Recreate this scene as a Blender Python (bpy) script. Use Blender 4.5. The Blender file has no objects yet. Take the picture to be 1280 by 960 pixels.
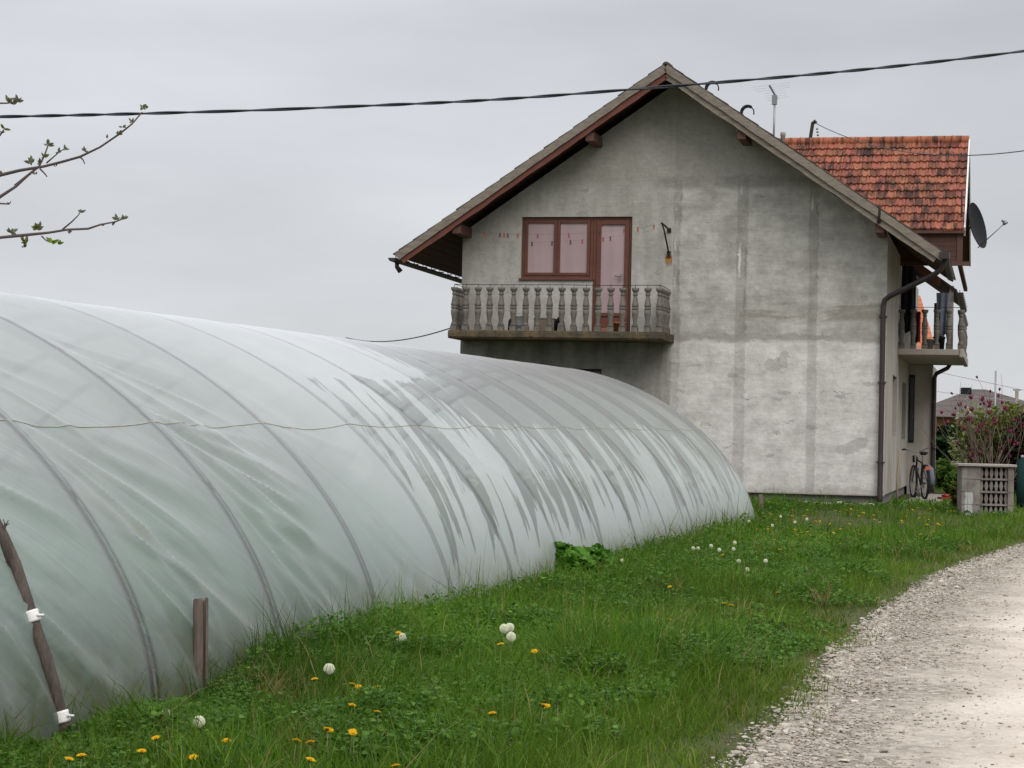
import bpy, bmesh, math, random
import numpy as np
from mathutils import Vector, Matrix
random.seed(7)
RNG = np.random.default_rng(11)
SC = bpy.context.scene
COL = SC.collection
R = math.radians

# ---------------------------------------------------------------- camera, sky, sun, exposure
F, PITCH, ROLL, EYE = 2535.8, .025, .0224, 1.6
cam_d = bpy.data.cameras.new('camera')
cam_d.sensor_fit = 'HORIZONTAL'; cam_d.sensor_width = 36.0
cam_d.lens = 36.0*F/1280.0
cam_d.clip_start = .1; cam_d.clip_end = 6000
cam = bpy.data.objects.new('camera', cam_d); COL.objects.link(cam)
fwd = Vector((0, math.cos(PITCH), math.sin(PITCH)))
up0 = Vector((0, -math.sin(PITCH), math.cos(PITCH))); rt0 = Vector((1, 0, 0))
rt = rt0*math.cos(ROLL)+up0*math.sin(ROLL); up = up0*math.cos(ROLL)-rt0*math.sin(ROLL)
m = Matrix((rt, up, -fwd)).transposed().to_4x4(); m.translation = (0, 0, EYE)
cam.matrix_world = m
SC.camera = cam

SUN_EL, SUN_AZ = R(42), R(158)          # azimuth from +Y towards +X: behind the camera, a little to the right
W = bpy.data.worlds.new('World'); SC.world = W; W.use_nodes = True
nt = W.node_tree; nt.nodes.clear()
def wn(t, **k):
    n = nt.nodes.new(t)
    for a, b in k.items(): setattr(n, a, b)
    return n
wo = wn('ShaderNodeOutputWorld'); bg = wn('ShaderNodeBackground'); nt.links.new(bg.outputs[0], wo.inputs[0])
sky = wn('ShaderNodeTexSky'); sky.sky_type = 'NISHITA'; sky.sun_disc = False
sky.sun_elevation = SUN_EL; sky.sun_rotation = SUN_AZ
tc = wn('ShaderNodeTexCoord'); sep = wn('ShaderNodeSeparateXYZ'); nt.links.new(tc.outputs['Generated'], sep.inputs[0])
# cloud deck: darker near the horizon, brighter overhead (the overcast sky's own luminance), soft uneven cloud
ga = wn('ShaderNodeMapRange'); gb = wn('ShaderNodeMapRange')
for g_, v_ in ((ga, (0., .22, 6.35, 5.75)), (gb, (.2, 1., 0., 13.))):
    for i_ in range(4): g_.inputs[i_+1].default_value = v_[i_]
    nt.links.new(sep.outputs[2], g_.inputs[0])
grad = wn('ShaderNodeMath', operation='ADD'); nt.links.new(ga.outputs[0], grad.inputs[0]); nt.links.new(gb.outputs[0], grad.inputs[1])
mp = wn('ShaderNodeMapping'); mp.inputs['Scale'].default_value = (1.6, 1.6, 6.0); nt.links.new(tc.outputs['Generated'], mp.inputs[0])
nz = wn('ShaderNodeTexNoise'); nz.inputs['Scale'].default_value = 2.1; nz.inputs['Detail'].default_value = 5
nt.links.new(mp.outputs[0], nz.inputs['Vector'])
nr = wn('ShaderNodeMapRange'); nr.inputs[1].default_value = .3; nr.inputs[2].default_value = .7
nr.inputs[3].default_value = .86; nr.inputs[4].default_value = 1.12; nt.links.new(nz.outputs[0], nr.inputs[0])
# the cloud is thicker to the right and thinner to the left
lr = wn('ShaderNodeMapRange'); lr.inputs[1].default_value = -.3; lr.inputs[2].default_value = .3
lr.inputs[3].default_value = 1.06; lr.inputs[4].default_value = .94; nt.links.new(sep.outputs[0], lr.inputs[0])
m1 = wn('ShaderNodeMath', operation='MULTIPLY'); nt.links.new(grad.outputs[0], m1.inputs[0]); nt.links.new(nr.outputs[0], m1.inputs[1])
m2 = wn('ShaderNodeMath', operation='MULTIPLY'); nt.links.new(m1.outputs[0], m2.inputs[0]); nt.links.new(lr.outputs[0], m2.inputs[1])
cl = wn('ShaderNodeMix', data_type='RGBA', blend_type='MULTIPLY'); cl.inputs['Factor'].default_value = 1
nt.links.new(m2.outputs[0], cl.inputs['A']); cl.inputs['B'].default_value = (.965, .985, 1.03, 1)
mx = wn('ShaderNodeMix', data_type='RGBA'); mx.inputs['Factor'].default_value = .93
nt.links.new(sky.outputs[0], mx.inputs['A']); nt.links.new(cl.outputs['Result'], mx.inputs['B'])
nt.links.new(mx.outputs['Result'], bg.inputs[0]); bg.inputs[1].default_value = .1

sun_d = bpy.data.lights.new('sun', 'SUN'); sun_d.energy = 1.5; sun_d.angle = R(35); sun_d.color = (1, .965, .91)
sun = bpy.data.objects.new('sun', sun_d); COL.objects.link(sun)
sd = Vector((math.sin(SUN_AZ)*math.cos(SUN_EL), math.cos(SUN_AZ)*math.cos(SUN_EL), math.sin(SUN_EL)))
sun.rotation_euler = sd.to_track_quat('Z', 'Y').to_euler(); sun.location = (0, -10, 30)
SC.view_settings.view_transform = 'Standard'; SC.view_settings.look = 'None'
SC.view_settings.exposure = 0.16; SC.view_settings.gamma = 1.0; SC.view_settings.use_curve_mapping = False
SC.render.engine = 'CYCLES'
SC.cycles.max_bounces = 10; SC.cycles.diffuse_bounces = 5; SC.cycles.transparent_max_bounces = 16
SC.cycles.caustics_reflective = False; SC.cycles.caustics_refractive = False

# ---------------------------------------------------------------- helpers
def ss(a, b, x):
    t = np.clip((np.asarray(x, float)-a)/(b-a), 0, 1); return t*t*(3-2*t)
def gz(y): return .0258+.0066*np.minimum(y, 30)+.235*ss(30, 36, y)

def tag(o, label=None, cat=None, group=None, kind=None):
    for k, v in (('label', label), ('category', cat), ('group', group), ('kind', kind)):
        if v: o[k] = v
    return o
def empty(name, loc=(0, 0, 0), rz=0.):
    o = bpy.data.objects.new(name, None); o.location = loc; o.rotation_euler = (0, 0, rz); o.empty_display_size = .2
    COL.objects.link(o); return o
def copy_tree(o, parent=None):
    c = o.copy(); COL.objects.link(c)
    if parent: c.parent = parent
    for ch in list(o.children): copy_tree(ch, c)
    return c

class MB:
    """collects boxes, bars, tubes and lathes, then links them as ONE mesh object"""
    def __init__(s): s.v = []; s.f = []; s.sm = []; s.c = []
    def add(s, vs, fs, smooth=False, col=None):
        n = len(s.v); s.v += [tuple(map(float, p)) for p in vs]; s.f += [tuple(i+n for i in f) for f in fs]
        s.sm += [smooth]*len(fs); s.c += [col or (1, 1, 1)]*len(vs); return s
    def box(s, x0, x1, y0, y1, z0, z1, col=None):
        v = [(x, y, z) for x in (x0, x1) for y in (y0, y1) for z in (z0, z1)]
        return s.add(v, [(0, 1, 3, 2), (4, 6, 7, 5), (0, 4, 5, 1), (2, 3, 7, 6), (0, 2, 6, 4), (1, 5, 7, 3)], col=col)
    def bar(s, p, q, w, h, up=(0, 0, 1), col=None):
        p = Vector(p); q = Vector(q); t = (q-p).normalized(); u = Vector(up)
        a = t.cross(u).normalized()*(w/2); b = a.normalized().cross(t).normalized()*(h/2)
        v = []
        for c in (p, q): v += [c-a-b, c+a-b, c+a+b, c-a+b]
        return s.add(v, [(3, 2, 1, 0), (4, 5, 6, 7), (0, 1, 5, 4), (1, 2, 6, 5), (2, 3, 7, 6), (3, 0, 4, 7)], col=col)
    def tube(s, pts, r, n=8, cap=True, col=None, squash=1.):
        pts = [Vector(p) for p in pts]; rr = r if hasattr(r, '__len__') else [r]*len(pts)
        vs = []; fs = []; prev = None
        for i, p in enumerate(pts):
            t = (pts[min(i+1, len(pts)-1)]-pts[max(i-1, 0)])
            if t.length < 1e-9: t = Vector((0, 0, 1))
            t.normalize()
            if prev is None:
                a = t.orthogonal().normalized()
            else:
                a = (prev-t*prev.dot(t)); a = a.normalized() if a.length > 1e-6 else t.orthogonal().normalized()
            prev = a; b = t.cross(a)
            for k in range(n):
                w = 2*math.pi*k/n; vs.append(p+a*math.cos(w)*rr[i]+b*math.sin(w)*rr[i]*squash)
        for i in range(len(pts)-1):
            for k in range(n):
                fs.append((i*n+k, i*n+(k+1) % n, (i+1)*n+(k+1) % n, (i+1)*n+k))
        if cap: fs += [tuple(range(n-1, -1, -1)), tuple(range((len(pts)-1)*n, len(pts)*n))]
        return s.add(vs, fs, True, col)
    def lathe(s, prof, o=(0, 0, 0), n=12, col=None, axis=None):
        vs = []; fs = []
        for r, z in prof:
            for k in range(n):
                w = 2*math.pi*k/n; p = Vector((r*math.cos(w), r*math.sin(w), z))
                if axis is not None: p = axis @ p
                vs.append((p.x+o[0], p.y+o[1], p.z+o[2]))
        for i in range(len(prof)-1):
            for k in range(n): fs.append((i*n+k, i*n+(k+1) % n, (i+1)*n+(k+1) % n, (i+1)*n+k))
        fs += [tuple(range(n-1, -1, -1)), tuple(range((len(prof)-1)*n, len(prof)*n))]
        return s.add(vs, fs, True, col)
    def prism(s, poly, y0, y1, col=None):     # polygon in x,z extruded along y
        n = len(poly); v = [(x, y0, z) for x, z in poly]+[(x, y1, z) for x, z in poly]
        f = [tuple(range(n)), tuple(range(2*n-1, n-1, -1))]+[(i, n+i, n+(i+1) % n, (i+1) % n) for i in range(n)]
        return s.add(v, f, col=col)
    def build(s, name, mat, parent=None, dz=0., bevel=0.):
        me = bpy.data.meshes.new(name); me.from_pydata(s.v, [], s.f)
        me.polygons.foreach_set('use_smooth', s.sm)
        at = me.color_attributes.new('Col', 'FLOAT_COLOR', 'POINT')
        at.data.foreach_set('color', np.c_[np.array(s.c, float).reshape(-1, 3), np.ones(len(s.v))].astype(np.float32).ravel())
        bm = bmesh.new(); bm.from_mesh(me); bmesh.ops.recalc_face_normals(bm, faces=bm.faces); bm.to_mesh(me); bm.free()
        me.materials.append(mat); o = bpy.data.objects.new(name, me); COL.objects.link(o)
        if parent: o.parent = parent
        o.location.z = dz
        if bevel:
            b = o.modifiers.new('bevel', 'BEVEL'); b.width = bevel; b.segments = 2; b.limit_method = 'ANGLE'
        return o

def np_mesh(name, V, Fc, col, mat, parent=None, smooth=False, nper=None):
    """V (n,3), Fc (m,k) equal-size faces, col (n,3)"""
    me = bpy.data.meshes.new(name); n = len(V); mF, k = Fc.shape
    me.vertices.add(n); me.vertices.foreach_set('co', V.astype(np.float32).ravel())
    me.loops.add(mF*k); me.loops.foreach_set('vertex_index', Fc.astype(np.int32).ravel())
    me.polygons.add(mF); me.polygons.foreach_set('loop_start', np.arange(0, mF*k, k, dtype=np.int32))
    me.polygons.foreach_set('use_smooth', np.full(mF, smooth))
    me.update(calc_edges=True)
    if col is not None:
        at = me.color_attributes.new('Col', 'FLOAT_COLOR', 'POINT')
        at.data.foreach_set('color', np.c_[col, np.ones(n)].astype(np.float32).ravel())
    me.materials.append(mat); o = bpy.data.objects.new(name, me); COL.objects.link(o)
    if parent: o.parent = parent
    return o

# value noise in numpy
def vnoise(x, y, seed=0):
    x = np.asarray(x, float); y = np.asarray(y, float)
    xi = np.floor(x).astype(np.int64); yi = np.floor(y).astype(np.int64); fx = x-xi; fy = y-yi
    fx = fx*fx*(3-2*fx); fy = fy*fy*(3-2*fy)
    def h(a, b):
        n = (a*374761393+b*668265263+seed*1274126177) & 0x7fffffff
        n = ((n ^ (n >> 13))*1274126177) & 0x7fffffff
        return ((n ^ (n >> 16)) & 0xffff)/65535.
    return (h(xi, yi)*(1-fx)+h(xi+1, yi)*fx)*(1-fy)+(h(xi, yi+1)*(1-fx)+h(xi+1, yi+1)*fx)*fy
def fbm(x, y, seed=0, o=3):
    s = 0; a = .5; t = 0
    for i in range(o): s = s+a*vnoise(np.asarray(x)*2**i, np.asarray(y)*2**i, seed+i*17); t += a; a *= .5
    return s/t

# ---------------------------------------------------------------- materials
class NT:
    def __init__(s, name):
        s.m = bpy.data.materials.new(name); s.m.use_nodes = True; s.t = s.m.node_tree; s.t.nodes.clear()
        s.out = s.t.nodes.new('ShaderNodeOutputMaterial')
    def n(s, ty, **k):
        x = s.t.nodes.new(ty)
        for a, b in k.items(): setattr(x, a, b)
        return x
    def l(s, a, b): s.t.links.new(a, b)
    def put(s, sock, v):
        if isinstance(v, bpy.types.NodeSocket): s.l(v, sock)
        else:
            if hasattr(v, '__len__') and len(v) == 3 and sock.type == 'RGBA': v = (*v, 1)
            sock.default_value = v
    def math(s, op, a, b=0., c=0., clamp=False):
        x = s.n('ShaderNodeMath', operation=op, use_clamp=clamp)
        s.put(x.inputs[0], a); s.put(x.inputs[1], b)
        if op in ('MULTIPLY_ADD', 'SMOOTH_MIN', 'COMPARE'): s.put(x.inputs[2], c)
        return x.outputs[0]
    def mul(s, a, b): return s.math('MULTIPLY', a, b)
    def addm(s, a, b): return s.math('ADD', a, b)
    def sub(s, a, b): return s.math('SUBTRACT', a, b)
    def mx(s, a, b): return s.math('MAXIMUM', a, b)
    def sstep(s, x, a, b, lo=0., hi=1.):
        if a > b: a, b, lo, hi = b, a, hi, lo
        n = s.n('ShaderNodeMapRange', interpolation_type='SMOOTHSTEP')
        s.put(n.inputs[0], x); s.put(n.inputs[1], a); s.put(n.inputs[2], b); s.put(n.inputs[3], lo); s.put(n.inputs[4], hi)
        return n.outputs[0]
    def band(s, x, c, w, e):         # 1 inside |x-c|<w, soft edge e
        d = s.math('ABSOLUTE', s.sub(x, c)); return s.sstep(d, w, w+e, 1., 0.)
    def mix(s, f, a, b, bt='MIX'):
        n = s.n('ShaderNodeMix', data_type='RGBA', blend_type=bt)
        s.put(n.inputs['Factor'], f); s.put(n.inputs['A'], a); s.put(n.inputs['B'], b); return n.outputs['Result']
    def noise(s, vec=None, scale=5, detail=4, rough=.55, dist=0.):
        n = s.n('ShaderNodeTexNoise'); n.inputs['Scale'].default_value = scale; n.inputs['Detail'].default_value = detail
        n.inputs['Roughness'].default_value = rough; n.inputs['Distortion'].default_value = dist
        if vec is not None: s.l(vec, n.inputs['Vector'])
        return n.outputs[0]
    def vor(s, vec=None, scale=5, feature='F1'):
        n = s.n('ShaderNodeTexVoronoi', feature=feature); n.inputs['Scale'].default_value = scale
        if vec is not None: s.l(vec, n.inputs['Vector'])
        return n
    def obj(s): return s.n('ShaderNodeTexCoord').outputs['Object']
    def comb(s, x, y, z=0.):
        n = s.n('ShaderNodeCombineXYZ'); s.put(n.inputs[0], x); s.put(n.inputs[1], y); s.put(n.inputs[2], z); return n.outputs[0]
    def sep(s, v):
        n = s.n('ShaderNodeSeparateXYZ'); s.l(v, n.inputs[0]); return n.outputs
    def scale(s, v, k):
        n = s.n('ShaderNodeMapping'); n.inputs['Scale'].default_value = k; s.l(v, n.inputs[0]); return n.outputs[0]
    def col(s, name='Col'): return s.n('ShaderNodeVertexColor', layer_name=name).outputs[0]
    def bump(s, h, strength=.3, dist=.01):
        n = s.n('ShaderNodeBump'); n.inputs['Strength'].default_value = strength; n.inputs['Distance'].default_value = dist
        s.l(h, n.inputs['Height']); return n.outputs[0]
    def bsdf(s, base, rough=.7, normal=None, metal=0., spec=.4, **k):
        p = s.n('ShaderNodeBsdfPrincipled'); s.put(p.inputs['Base Color'], base); s.put(p.inputs['Roughness'], rough)
        s.put(p.inputs['Metallic'], metal); s.put(p.inputs['Specular IOR Level'], spec)
        if normal is not None: s.l(normal, p.inputs['Normal'])
        for a, b in k.items(): s.put(p.inputs[a], b)
        return p.outputs[0]
    def done(s, sh): s.l(sh, s.out.inputs[0]); return s.m

def plain(name, c, rough=.6, var=.25, scale=12, metal=0., spec=.4, bump=.15, stretch=(1, 1, 1), bd=.006):
    t = NT(name); o = t.scale(t.obj(), stretch); n1 = t.noise(o, scale, 5); n2 = t.noise(o, scale*5, 3)
    f = t.addm(t.mul(t.sub(n1, .5), var*2), t.mul(t.sub(n2, .5), var)); f = t.addm(f, 1.)
    c2 = t.mix(1., c, t.comb(f, f, f), 'MULTIPLY')
    return t.done(t.bsdf(c2, rough, t.bump(n2, bump, bd), metal, spec))
def leafmat(name, trans=.35, rough=.6, spec=.12):
    t = NT(name); c = t.col(); a = t.bsdf(c, rough, spec=spec); b = t.n('ShaderNodeBsdfTranslucent')
    t.l(t.mix(1., c, (1.15, 1.25, .7), 'MULTIPLY'), b.inputs[0])
    mxs = t.n('ShaderNodeMixShader'); mxs.inputs[0].default_value = trans; t.l(a, mxs.inputs[1]); t.l(b.outputs[0], mxs.inputs[2])
    return t.done(mxs.outputs[0])
def vcol(name, rough=.8, spec=.3, var=.3, scale=60, bump=.2):
    t = NT(name); n = t.noise(t.obj(), scale, 3); f = t.addm(t.mul(t.sub(n, .5), var*2), 1.)
    return t.done(t.bsdf(t.mix(1., t.col(), t.comb(f, f, f), 'MULTIPLY'), rough, t.bump(n, bump, .004), spec=spec))

M = {}
M['tan_board'] = plain('tan_board', (.185, .155, .125), .9, .6, 4, bump=.3, stretch=(1, 4, 4))
M['red_board'] = plain('red_board', (.13, .042, .028), .75, .4, 6, bump=.3, stretch=(1, .5, 1))
M['dark_wood'] = plain('dark_wood', (.070, .032, .024), .8, .4, 6, bump=.3)
M['brown_wood'] = plain('brown_wood', (.085, .04, .028), .75, .35, 6, bump=.3)
M['frame_wood'] = plain('frame_wood', (.105, .036, .022), .55, .4, 8, bump=.2)
M['gutter'] = plain('gutter', (.032, .022, .022), .5, .35, 5, spec=.4)
M['black'] = plain('black', (.010, .010, .012), .7, .2, 8, spec=.2)
M['rubber'] = plain('rubber', (.02, .02, .021), .75, .2, 30)
M['steel'] = plain('steel', (.25, .25, .26), .45, .2, 10, metal=.7)
M['rusty'] = plain('rusty', (.035, .022, .018), .8, .5, 25)
M['rust_stain'] = plain('rust_stain', (.33, .13, .03), .9, .4, 20)
M['concrete'] = plain('concrete', (.30, .27, .235), .9, .3, 5, bump=.4)
M['baluster'] = plain('baluster', (.125, .113, .095), .9, .7, 9, bump=.5)
M['cloth_dark'] = plain('cloth_dark', (.012, .013, .02), .9, .3, 8)
M['cloth_grey'] = plain('cloth_grey', (.13, .14, .18), .9, .3, 8)
M['cloth_red'] = plain('cloth_red', (.10, .012, .012), .9, .3, 8)
M['white_plastic'] = plain('white_plastic', (.62, .62, .6), .5, .12, 8)
M['red_plastic'] = plain('red_plastic', (.30, .02, .02), .45, .2, 8)
M['orange_plastic'] = plain('orange_plastic', (.5, .12, .05), .4, .2, 8)
M['terracotta'] = plain('terracotta', (.38, .14, .06), .8, .3, 10)
M['cardboard'] = plain('cardboard', (.26, .2, .15), .85, .2, 8)
M['bark'] = plain('bark', (.072, .055, .045), .9, 1.1, 14, bump=1., stretch=(1, 1, .25), bd=.01)
M['twig'] = plain('twig', (.085, .063, .058), .8, .4, 40, bump=.5)
M['old_post'] = plain('old_post', (.175, .135, .11), .9, .6, 14, bump=.9, stretch=(6, 6, .5), bd=.01)
M['tape'] = plain('tape', (.72, .70, .66), .6, .1, 20)
M['teal'] = plain('teal', (.010, .030, .028), .9, .3, 6, spec=.1)
M['pipe_rib'] = plain('pipe_rib', (.05, .032, .034), .6, .3, 8)
M['lath'] = plain('lath', (.34, .26, .17), .85, .3, 12)
M['twine'] = plain('twine', (.46, .43, .35), .9, .3, 60)
M['soil'] = plain('soil', (.17, .205, .10), .95, .4, 6, bump=.6, bd=.03)
M['leaf'] = leafmat('leaf'); M['petal'] = leafmat('petal', .3, .6, .2)
M['vcol'] = vcol('vcol'); M['stone'] = vcol('stone', .9, .2, .35, 45, .5)
M['cable'] = plain('cable', (.012, .014, .022), .5, .2, 20)

def glass(name, c, rough=.12):
    t = NT(name); o = t.obj(); n = t.noise(o, 1.6, 2); n2 = t.noise(t.scale(o, (1, 1, .06)), 9, 2); f = t.addm(t.addm(t.mul(t.sub(n, .5), .25), t.mul(t.sub(n2, .5), .22)), 1.)
    return t.done(t.bsdf(t.mix(1., c, t.comb(f, f, f), 'MULTIPLY'), rough, spec=.5))
M['pink_pane'] = glass('pink_pane', (.35, .25, .258), .14)
M['dark_pane'] = glass('dark_pane', (.012, .013, .014), .1)
M['grey_pane'] = glass('grey_pane', (.03, .03, .03), .2)
# ---------------------------------------------------------------- ground and road
def grid_sheet(name, xs, ys, zf, mat):
    X, Y = np.meshgrid(xs, ys, indexing='ij'); Z = zf(X, Y)
    V = np.stack([X, Y, Z], -1).reshape(-1, 3); nx, ny = len(xs), len(ys)
    i = np.arange(nx-1)[:, None]*ny+np.arange(ny-1)[None]
    Fc = np.stack([i, i+ny, i+ny+1, i+1], -1).reshape(-1, 4)
    return np_mesh(name, V, Fc, None, mat, smooth=True)
t = NT('turf_soil'); o = t.obj()
n1 = t.noise(o, .9, 4); n2 = t.noise(o, 14, 4)
c = t.mix(t.sstep(n1, .35, .7), (.040, .060, .014), (.065, .075, .025)); c = t.mix(t.sstep(n2, .45, .65), c, (.085, .066, .04))
M['turf'] = t.done(t.bsdf(c, .95, t.bump(n2, .8, .03), spec=.15))
xs = np.r_[-3000, -900, -300, -120, -60, np.arange(-30, 40.1, .5), 60, 120, 300, 900, 3000]
ys = np.r_[-1500, -300, -60, -20, np.arange(-6, 60.1, .5), 80, 120, 200, 400, 900, 2000, 5000]
tag(grid_sheet('ground', xs, ys, lambda X, Y: gz(Y), M['turf']), kind='structure')

RL = np.array([(-1.42, -4), (-.95, 2), (1.109, 9.397), (1.683, 11.608), (3.152, 17.18), (4.967, 22.73), (7.147, 28.17), (10.6, 34.6), (15, 40.5), (21, 46.5), (32, 55)])
def road_left(y): return np.interp(y, RL[:, 1], RL[:, 0])
t = NT('gravel_road'); uv = t.n('ShaderNodeUVMap').outputs[0]; su = t.sep(uv); o = t.obj()
n1 = t.noise(o, 1.1, 5); n2 = t.noise(o, 30, 5, .7); v1 = t.vor(o, 38); v2 = t.vor(o, 17)
dirt = t.mix(t.sstep(n1, .35, .65), (.50, .44, .37), (.55, .49, .42))
pale = t.sstep(t.addm(su[0], t.mul(t.sub(n1, .5), 1.0)), .35, 1.35)        # trodden pale dust in the wheel track
grav = t.mix(t.sstep(v1.outputs['Distance'], .05, .55), (.50, .445, .38), (.39, .34, .285))
vg = t.n('ShaderNodeRGBToBW'); t.l(v2.outputs['Color'], vg.inputs[0]); grav = t.mix(.6, grav, t.mix(1., grav, t.comb(vg.outputs[0], vg.outputs[0], vg.outputs[0]), 'MULTIPLY'))
c = t.mix(pale, grav, dirt); f = t.addm(t.mul(t.sub(n2, .5), .8), 1.); c = t.mix(1., c, t.comb(f, f, f), 'MULTIPLY')
M['road'] = t.done(t.bsdf(c, .95, t.bump(t.addm(n2, v1.outputs['Distance']), .5, .012), spec=.05))
yy = np.arange(-4, 55, .12); us = np.r_[0, .05, .12, .25, .5, .8, 1.2, 1.7, 2.3, 3.0, 3.7]
V = []; UV = []
for y in yy:
    x0 = road_left(y)+.10*(fbm(y*1.7, 3.3, 5)-.5)*2+.05*(vnoise(y*6, 9., 2)-.5)
    for u in us:
        V.append((x0+u*1.03, y-.25*u, gz(y-.25*u)+.012+.03*ss(0, .3, u)-.025*float(np.exp(-((u-1.9)/.5)**2))+.012*(vnoise(y*2, u*3, 8)-.5))); UV.append((u, y))
V = np.array(V); k = len(us); i = np.arange(len(yy)-1)[:, None]*k+np.arange(k-1)[None]
Fc = np.stack([i, i+1, i+k+1, i+k], -1).reshape(-1, 4)
road = np_mesh('road', V, Fc, None, M['road'], smooth=True); tag(road, kind='structure')
ul = road.data.uv_layers.new(name='UVMap'); ul.data.foreach_set('uv', np.array(UV, np.float32)[Fc.ravel()].ravel())

# ---------------------------------------------------------------- the house
TH = .2375; HX, HY, HG = 6.7988, 36.9439, .45
EU = np.array([math.cos(TH), -math.sin(TH)]); ED = np.array([math.sin(TH), math.cos(TH)])
def hw(u, d, z): p = np.array([HX, HY])+EU*u+ED*d; return (float(p[0]), float(p[1]), z)
house = empty('house', (HX, HY, HG), -TH)
tag(house, 'large unfinished house with bare grey plaster gable, brown eaves and two balustraded balconies', 'house')
def hb(mb, name, mat, parent=None, **k):
    o = mb.build(name, mat, house if parent is None else parent, dz=-HG if parent is None else 0., **k); return o

Wd, UA, TAN = 8.03, -4.013, .6885
CS = 1/math.sqrt(1+TAN*TAN); SN = TAN*CS
def top(u): return 8.22-TAN*abs(u-UA)
# plaster of the gable: coordinates are metres along the wall (x) and up (z)
t = NT('gable_plaster'); o = t.obj(); sx = t.sep(o); u, z = sx[0], sx[2]
nb = t.noise(o, .55, 5, .6); nm = t.noise(o, 2.3, 6, .62); nf = t.noise(o, 11, 6, .7); nv = t.noise(t.scale(o, (1, 1, .22)), 3.2, 5, .6); nh = t.noise(t.scale(o, (.35, 1, 2.2)), 2.6, 6, .65)
wob = t.mul(t.sub(nm, .5), .30); wob2 = t.mul(t.sub(nf, .5), .22)
low = t.sstep(t.addm(t.addm(z, wob), wob2), 3.42, 3.47, 1., 0.)
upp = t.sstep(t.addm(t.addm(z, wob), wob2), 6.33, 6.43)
left = t.sstep(t.addm(u, t.mul(wob, .25)), -3.97, -3.93, 1., 0.)
c = (.285, .278, .25)
nw = t.addm(t.mul(nh, .45), t.mul(nm, .55)); c = t.mix(t.sstep(nw, .38, .62), (.31, .298, .262), (.425, .412, .37))
lowc = t.mix(t.sstep(nw, .36, .6), (.455, .434, .40), (.565, .543, .505))
c = t.mix(low, c, lowc)
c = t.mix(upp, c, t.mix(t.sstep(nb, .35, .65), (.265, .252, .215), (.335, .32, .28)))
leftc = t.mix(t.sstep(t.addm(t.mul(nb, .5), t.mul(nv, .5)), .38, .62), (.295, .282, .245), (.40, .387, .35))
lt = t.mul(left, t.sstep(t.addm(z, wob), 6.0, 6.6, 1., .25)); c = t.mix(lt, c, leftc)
# patched chases: vertical mortar strips with a pale scraped edge
for uc, w in ((-3.87, .055), (-2.66, .085), (-1.34, .075)):
    ue = t.addm(u, t.addm(t.mul(t.sub(nv, .5), .14), t.mul(t.sub(nf, .5), .12)))
    b = t.mul(t.band(ue, uc, w, .03), t.sstep(z, 6.35, 6.5, 1., .15))
    c = t.mix(t.mul(b, .70), c, t.mix(1., c, (.70, .70, .69), 'MULTIPLY'))
    e = t.mul(t.sstep(z, 3.5, 3.9), t.mul(t.band(ue, uc-w*.4, .012, .012), t.sstep(t.noise(t.scale(o, (1, 1, .6)), 2.0, 3), .5, .62)))
    c = t.mix(t.mul(e, t.sstep(z, 6.4, 6.5, 1., 0.)), c, (.62, .60, .56))
    e2 = t.mul(t.mul(t.sstep(z, 3.5, 3.9), .8), t.band(ue, uc+w*.8, .008, .012)); e2 = t.mul(e2, t.sstep(t.noise(t.scale(o, (1, 1, .8)), 2.6, 4), .48, .56)); c = t.mix(t.mul(e2, t.sstep(z, 6.3, 6.5, .7, 0.)), c, (.16, .15, .135))
# damp brown blotches along the floor line, and just above the pale lower coat
d1 = t.mul(t.band(t.addm(z, t.mul(wob, .8)), 3.98, .10, .12), t.mul(t.sstep(nh, .46, .58), t.sstep(u, -3.1, -2.6)))
c = t.mix(t.mul(d1, .7), c, (.20, .172, .142))
d2 = t.mul(t.band(t.addm(z, wob), 3.50, .05, .06), t.sstep(u, -4., -3.8)); c = t.mix(t.mul(d2, t.mul(t.sstep(nw, .42, .56), .7)), c, (.24, .225, .20))
d3 = t.mul(t.band(t.addm(z, t.mul(wob, .8)), 6.40, .05, .12), t.mul(t.sstep(u, -4.6, -4.1), t.sstep(nm, .40, .55))); c = t.mix(t.mul(d3, .55), c, (.17, .162, .14))
d4 = t.mul(t.band(t.addm(z, t.mul(wob, 1.3)), 2.95, .03, .08), t.sstep(nh, .52, .62)); c = t.mix(t.mul(d4, .6), c, (.24, .22, .195))
# run-off grime and shade below the balcony slab, both painted into the colour
grime_shade = t.mul(t.sstep(t.addm(u, t.mul(t.sub(nv, .5), 1.2)), -4.4, -3.7, 1., 0.), t.sstep(t.addm(z, t.mul(t.sub(nv, .5), 1.2)), 1.9, 3.3, .25, 1.))
grime_shade = t.mul(grime_shade, t.sstep(z, 3.37, 3.40, 1., 0.)); c = t.mix(t.mul(grime_shade, t.sstep(nv, .30, .62, .75, .45)), c, (.085, .080, .068))
# ragged cracks
for zc, s0, sd_, amp in ((2.46, 1.1, 0, .8), (1.9, .9, 3.1, 1.7), (1.35, 1.3, 7.7, 1.5)):
    off = t.n('ShaderNodeMapping'); off.inputs['Location'].default_value = (sd_, 0, sd_*.7); t.l(o, off.inputs[0])
    nn = t.noise(t.scale(off.outputs[0], (1, 1, .25)), s0, 6, .7)
    cr = t.mul(t.band(t.addm(z, t.mul(t.sub(nn, .5), amp)), zc, .003, .010), t.sstep(t.noise(off.outputs[0], 1.7, 5), .50, .60))
    c = t.mix(t.mul(cr, .6), c, (.09, .085, .075))
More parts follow.
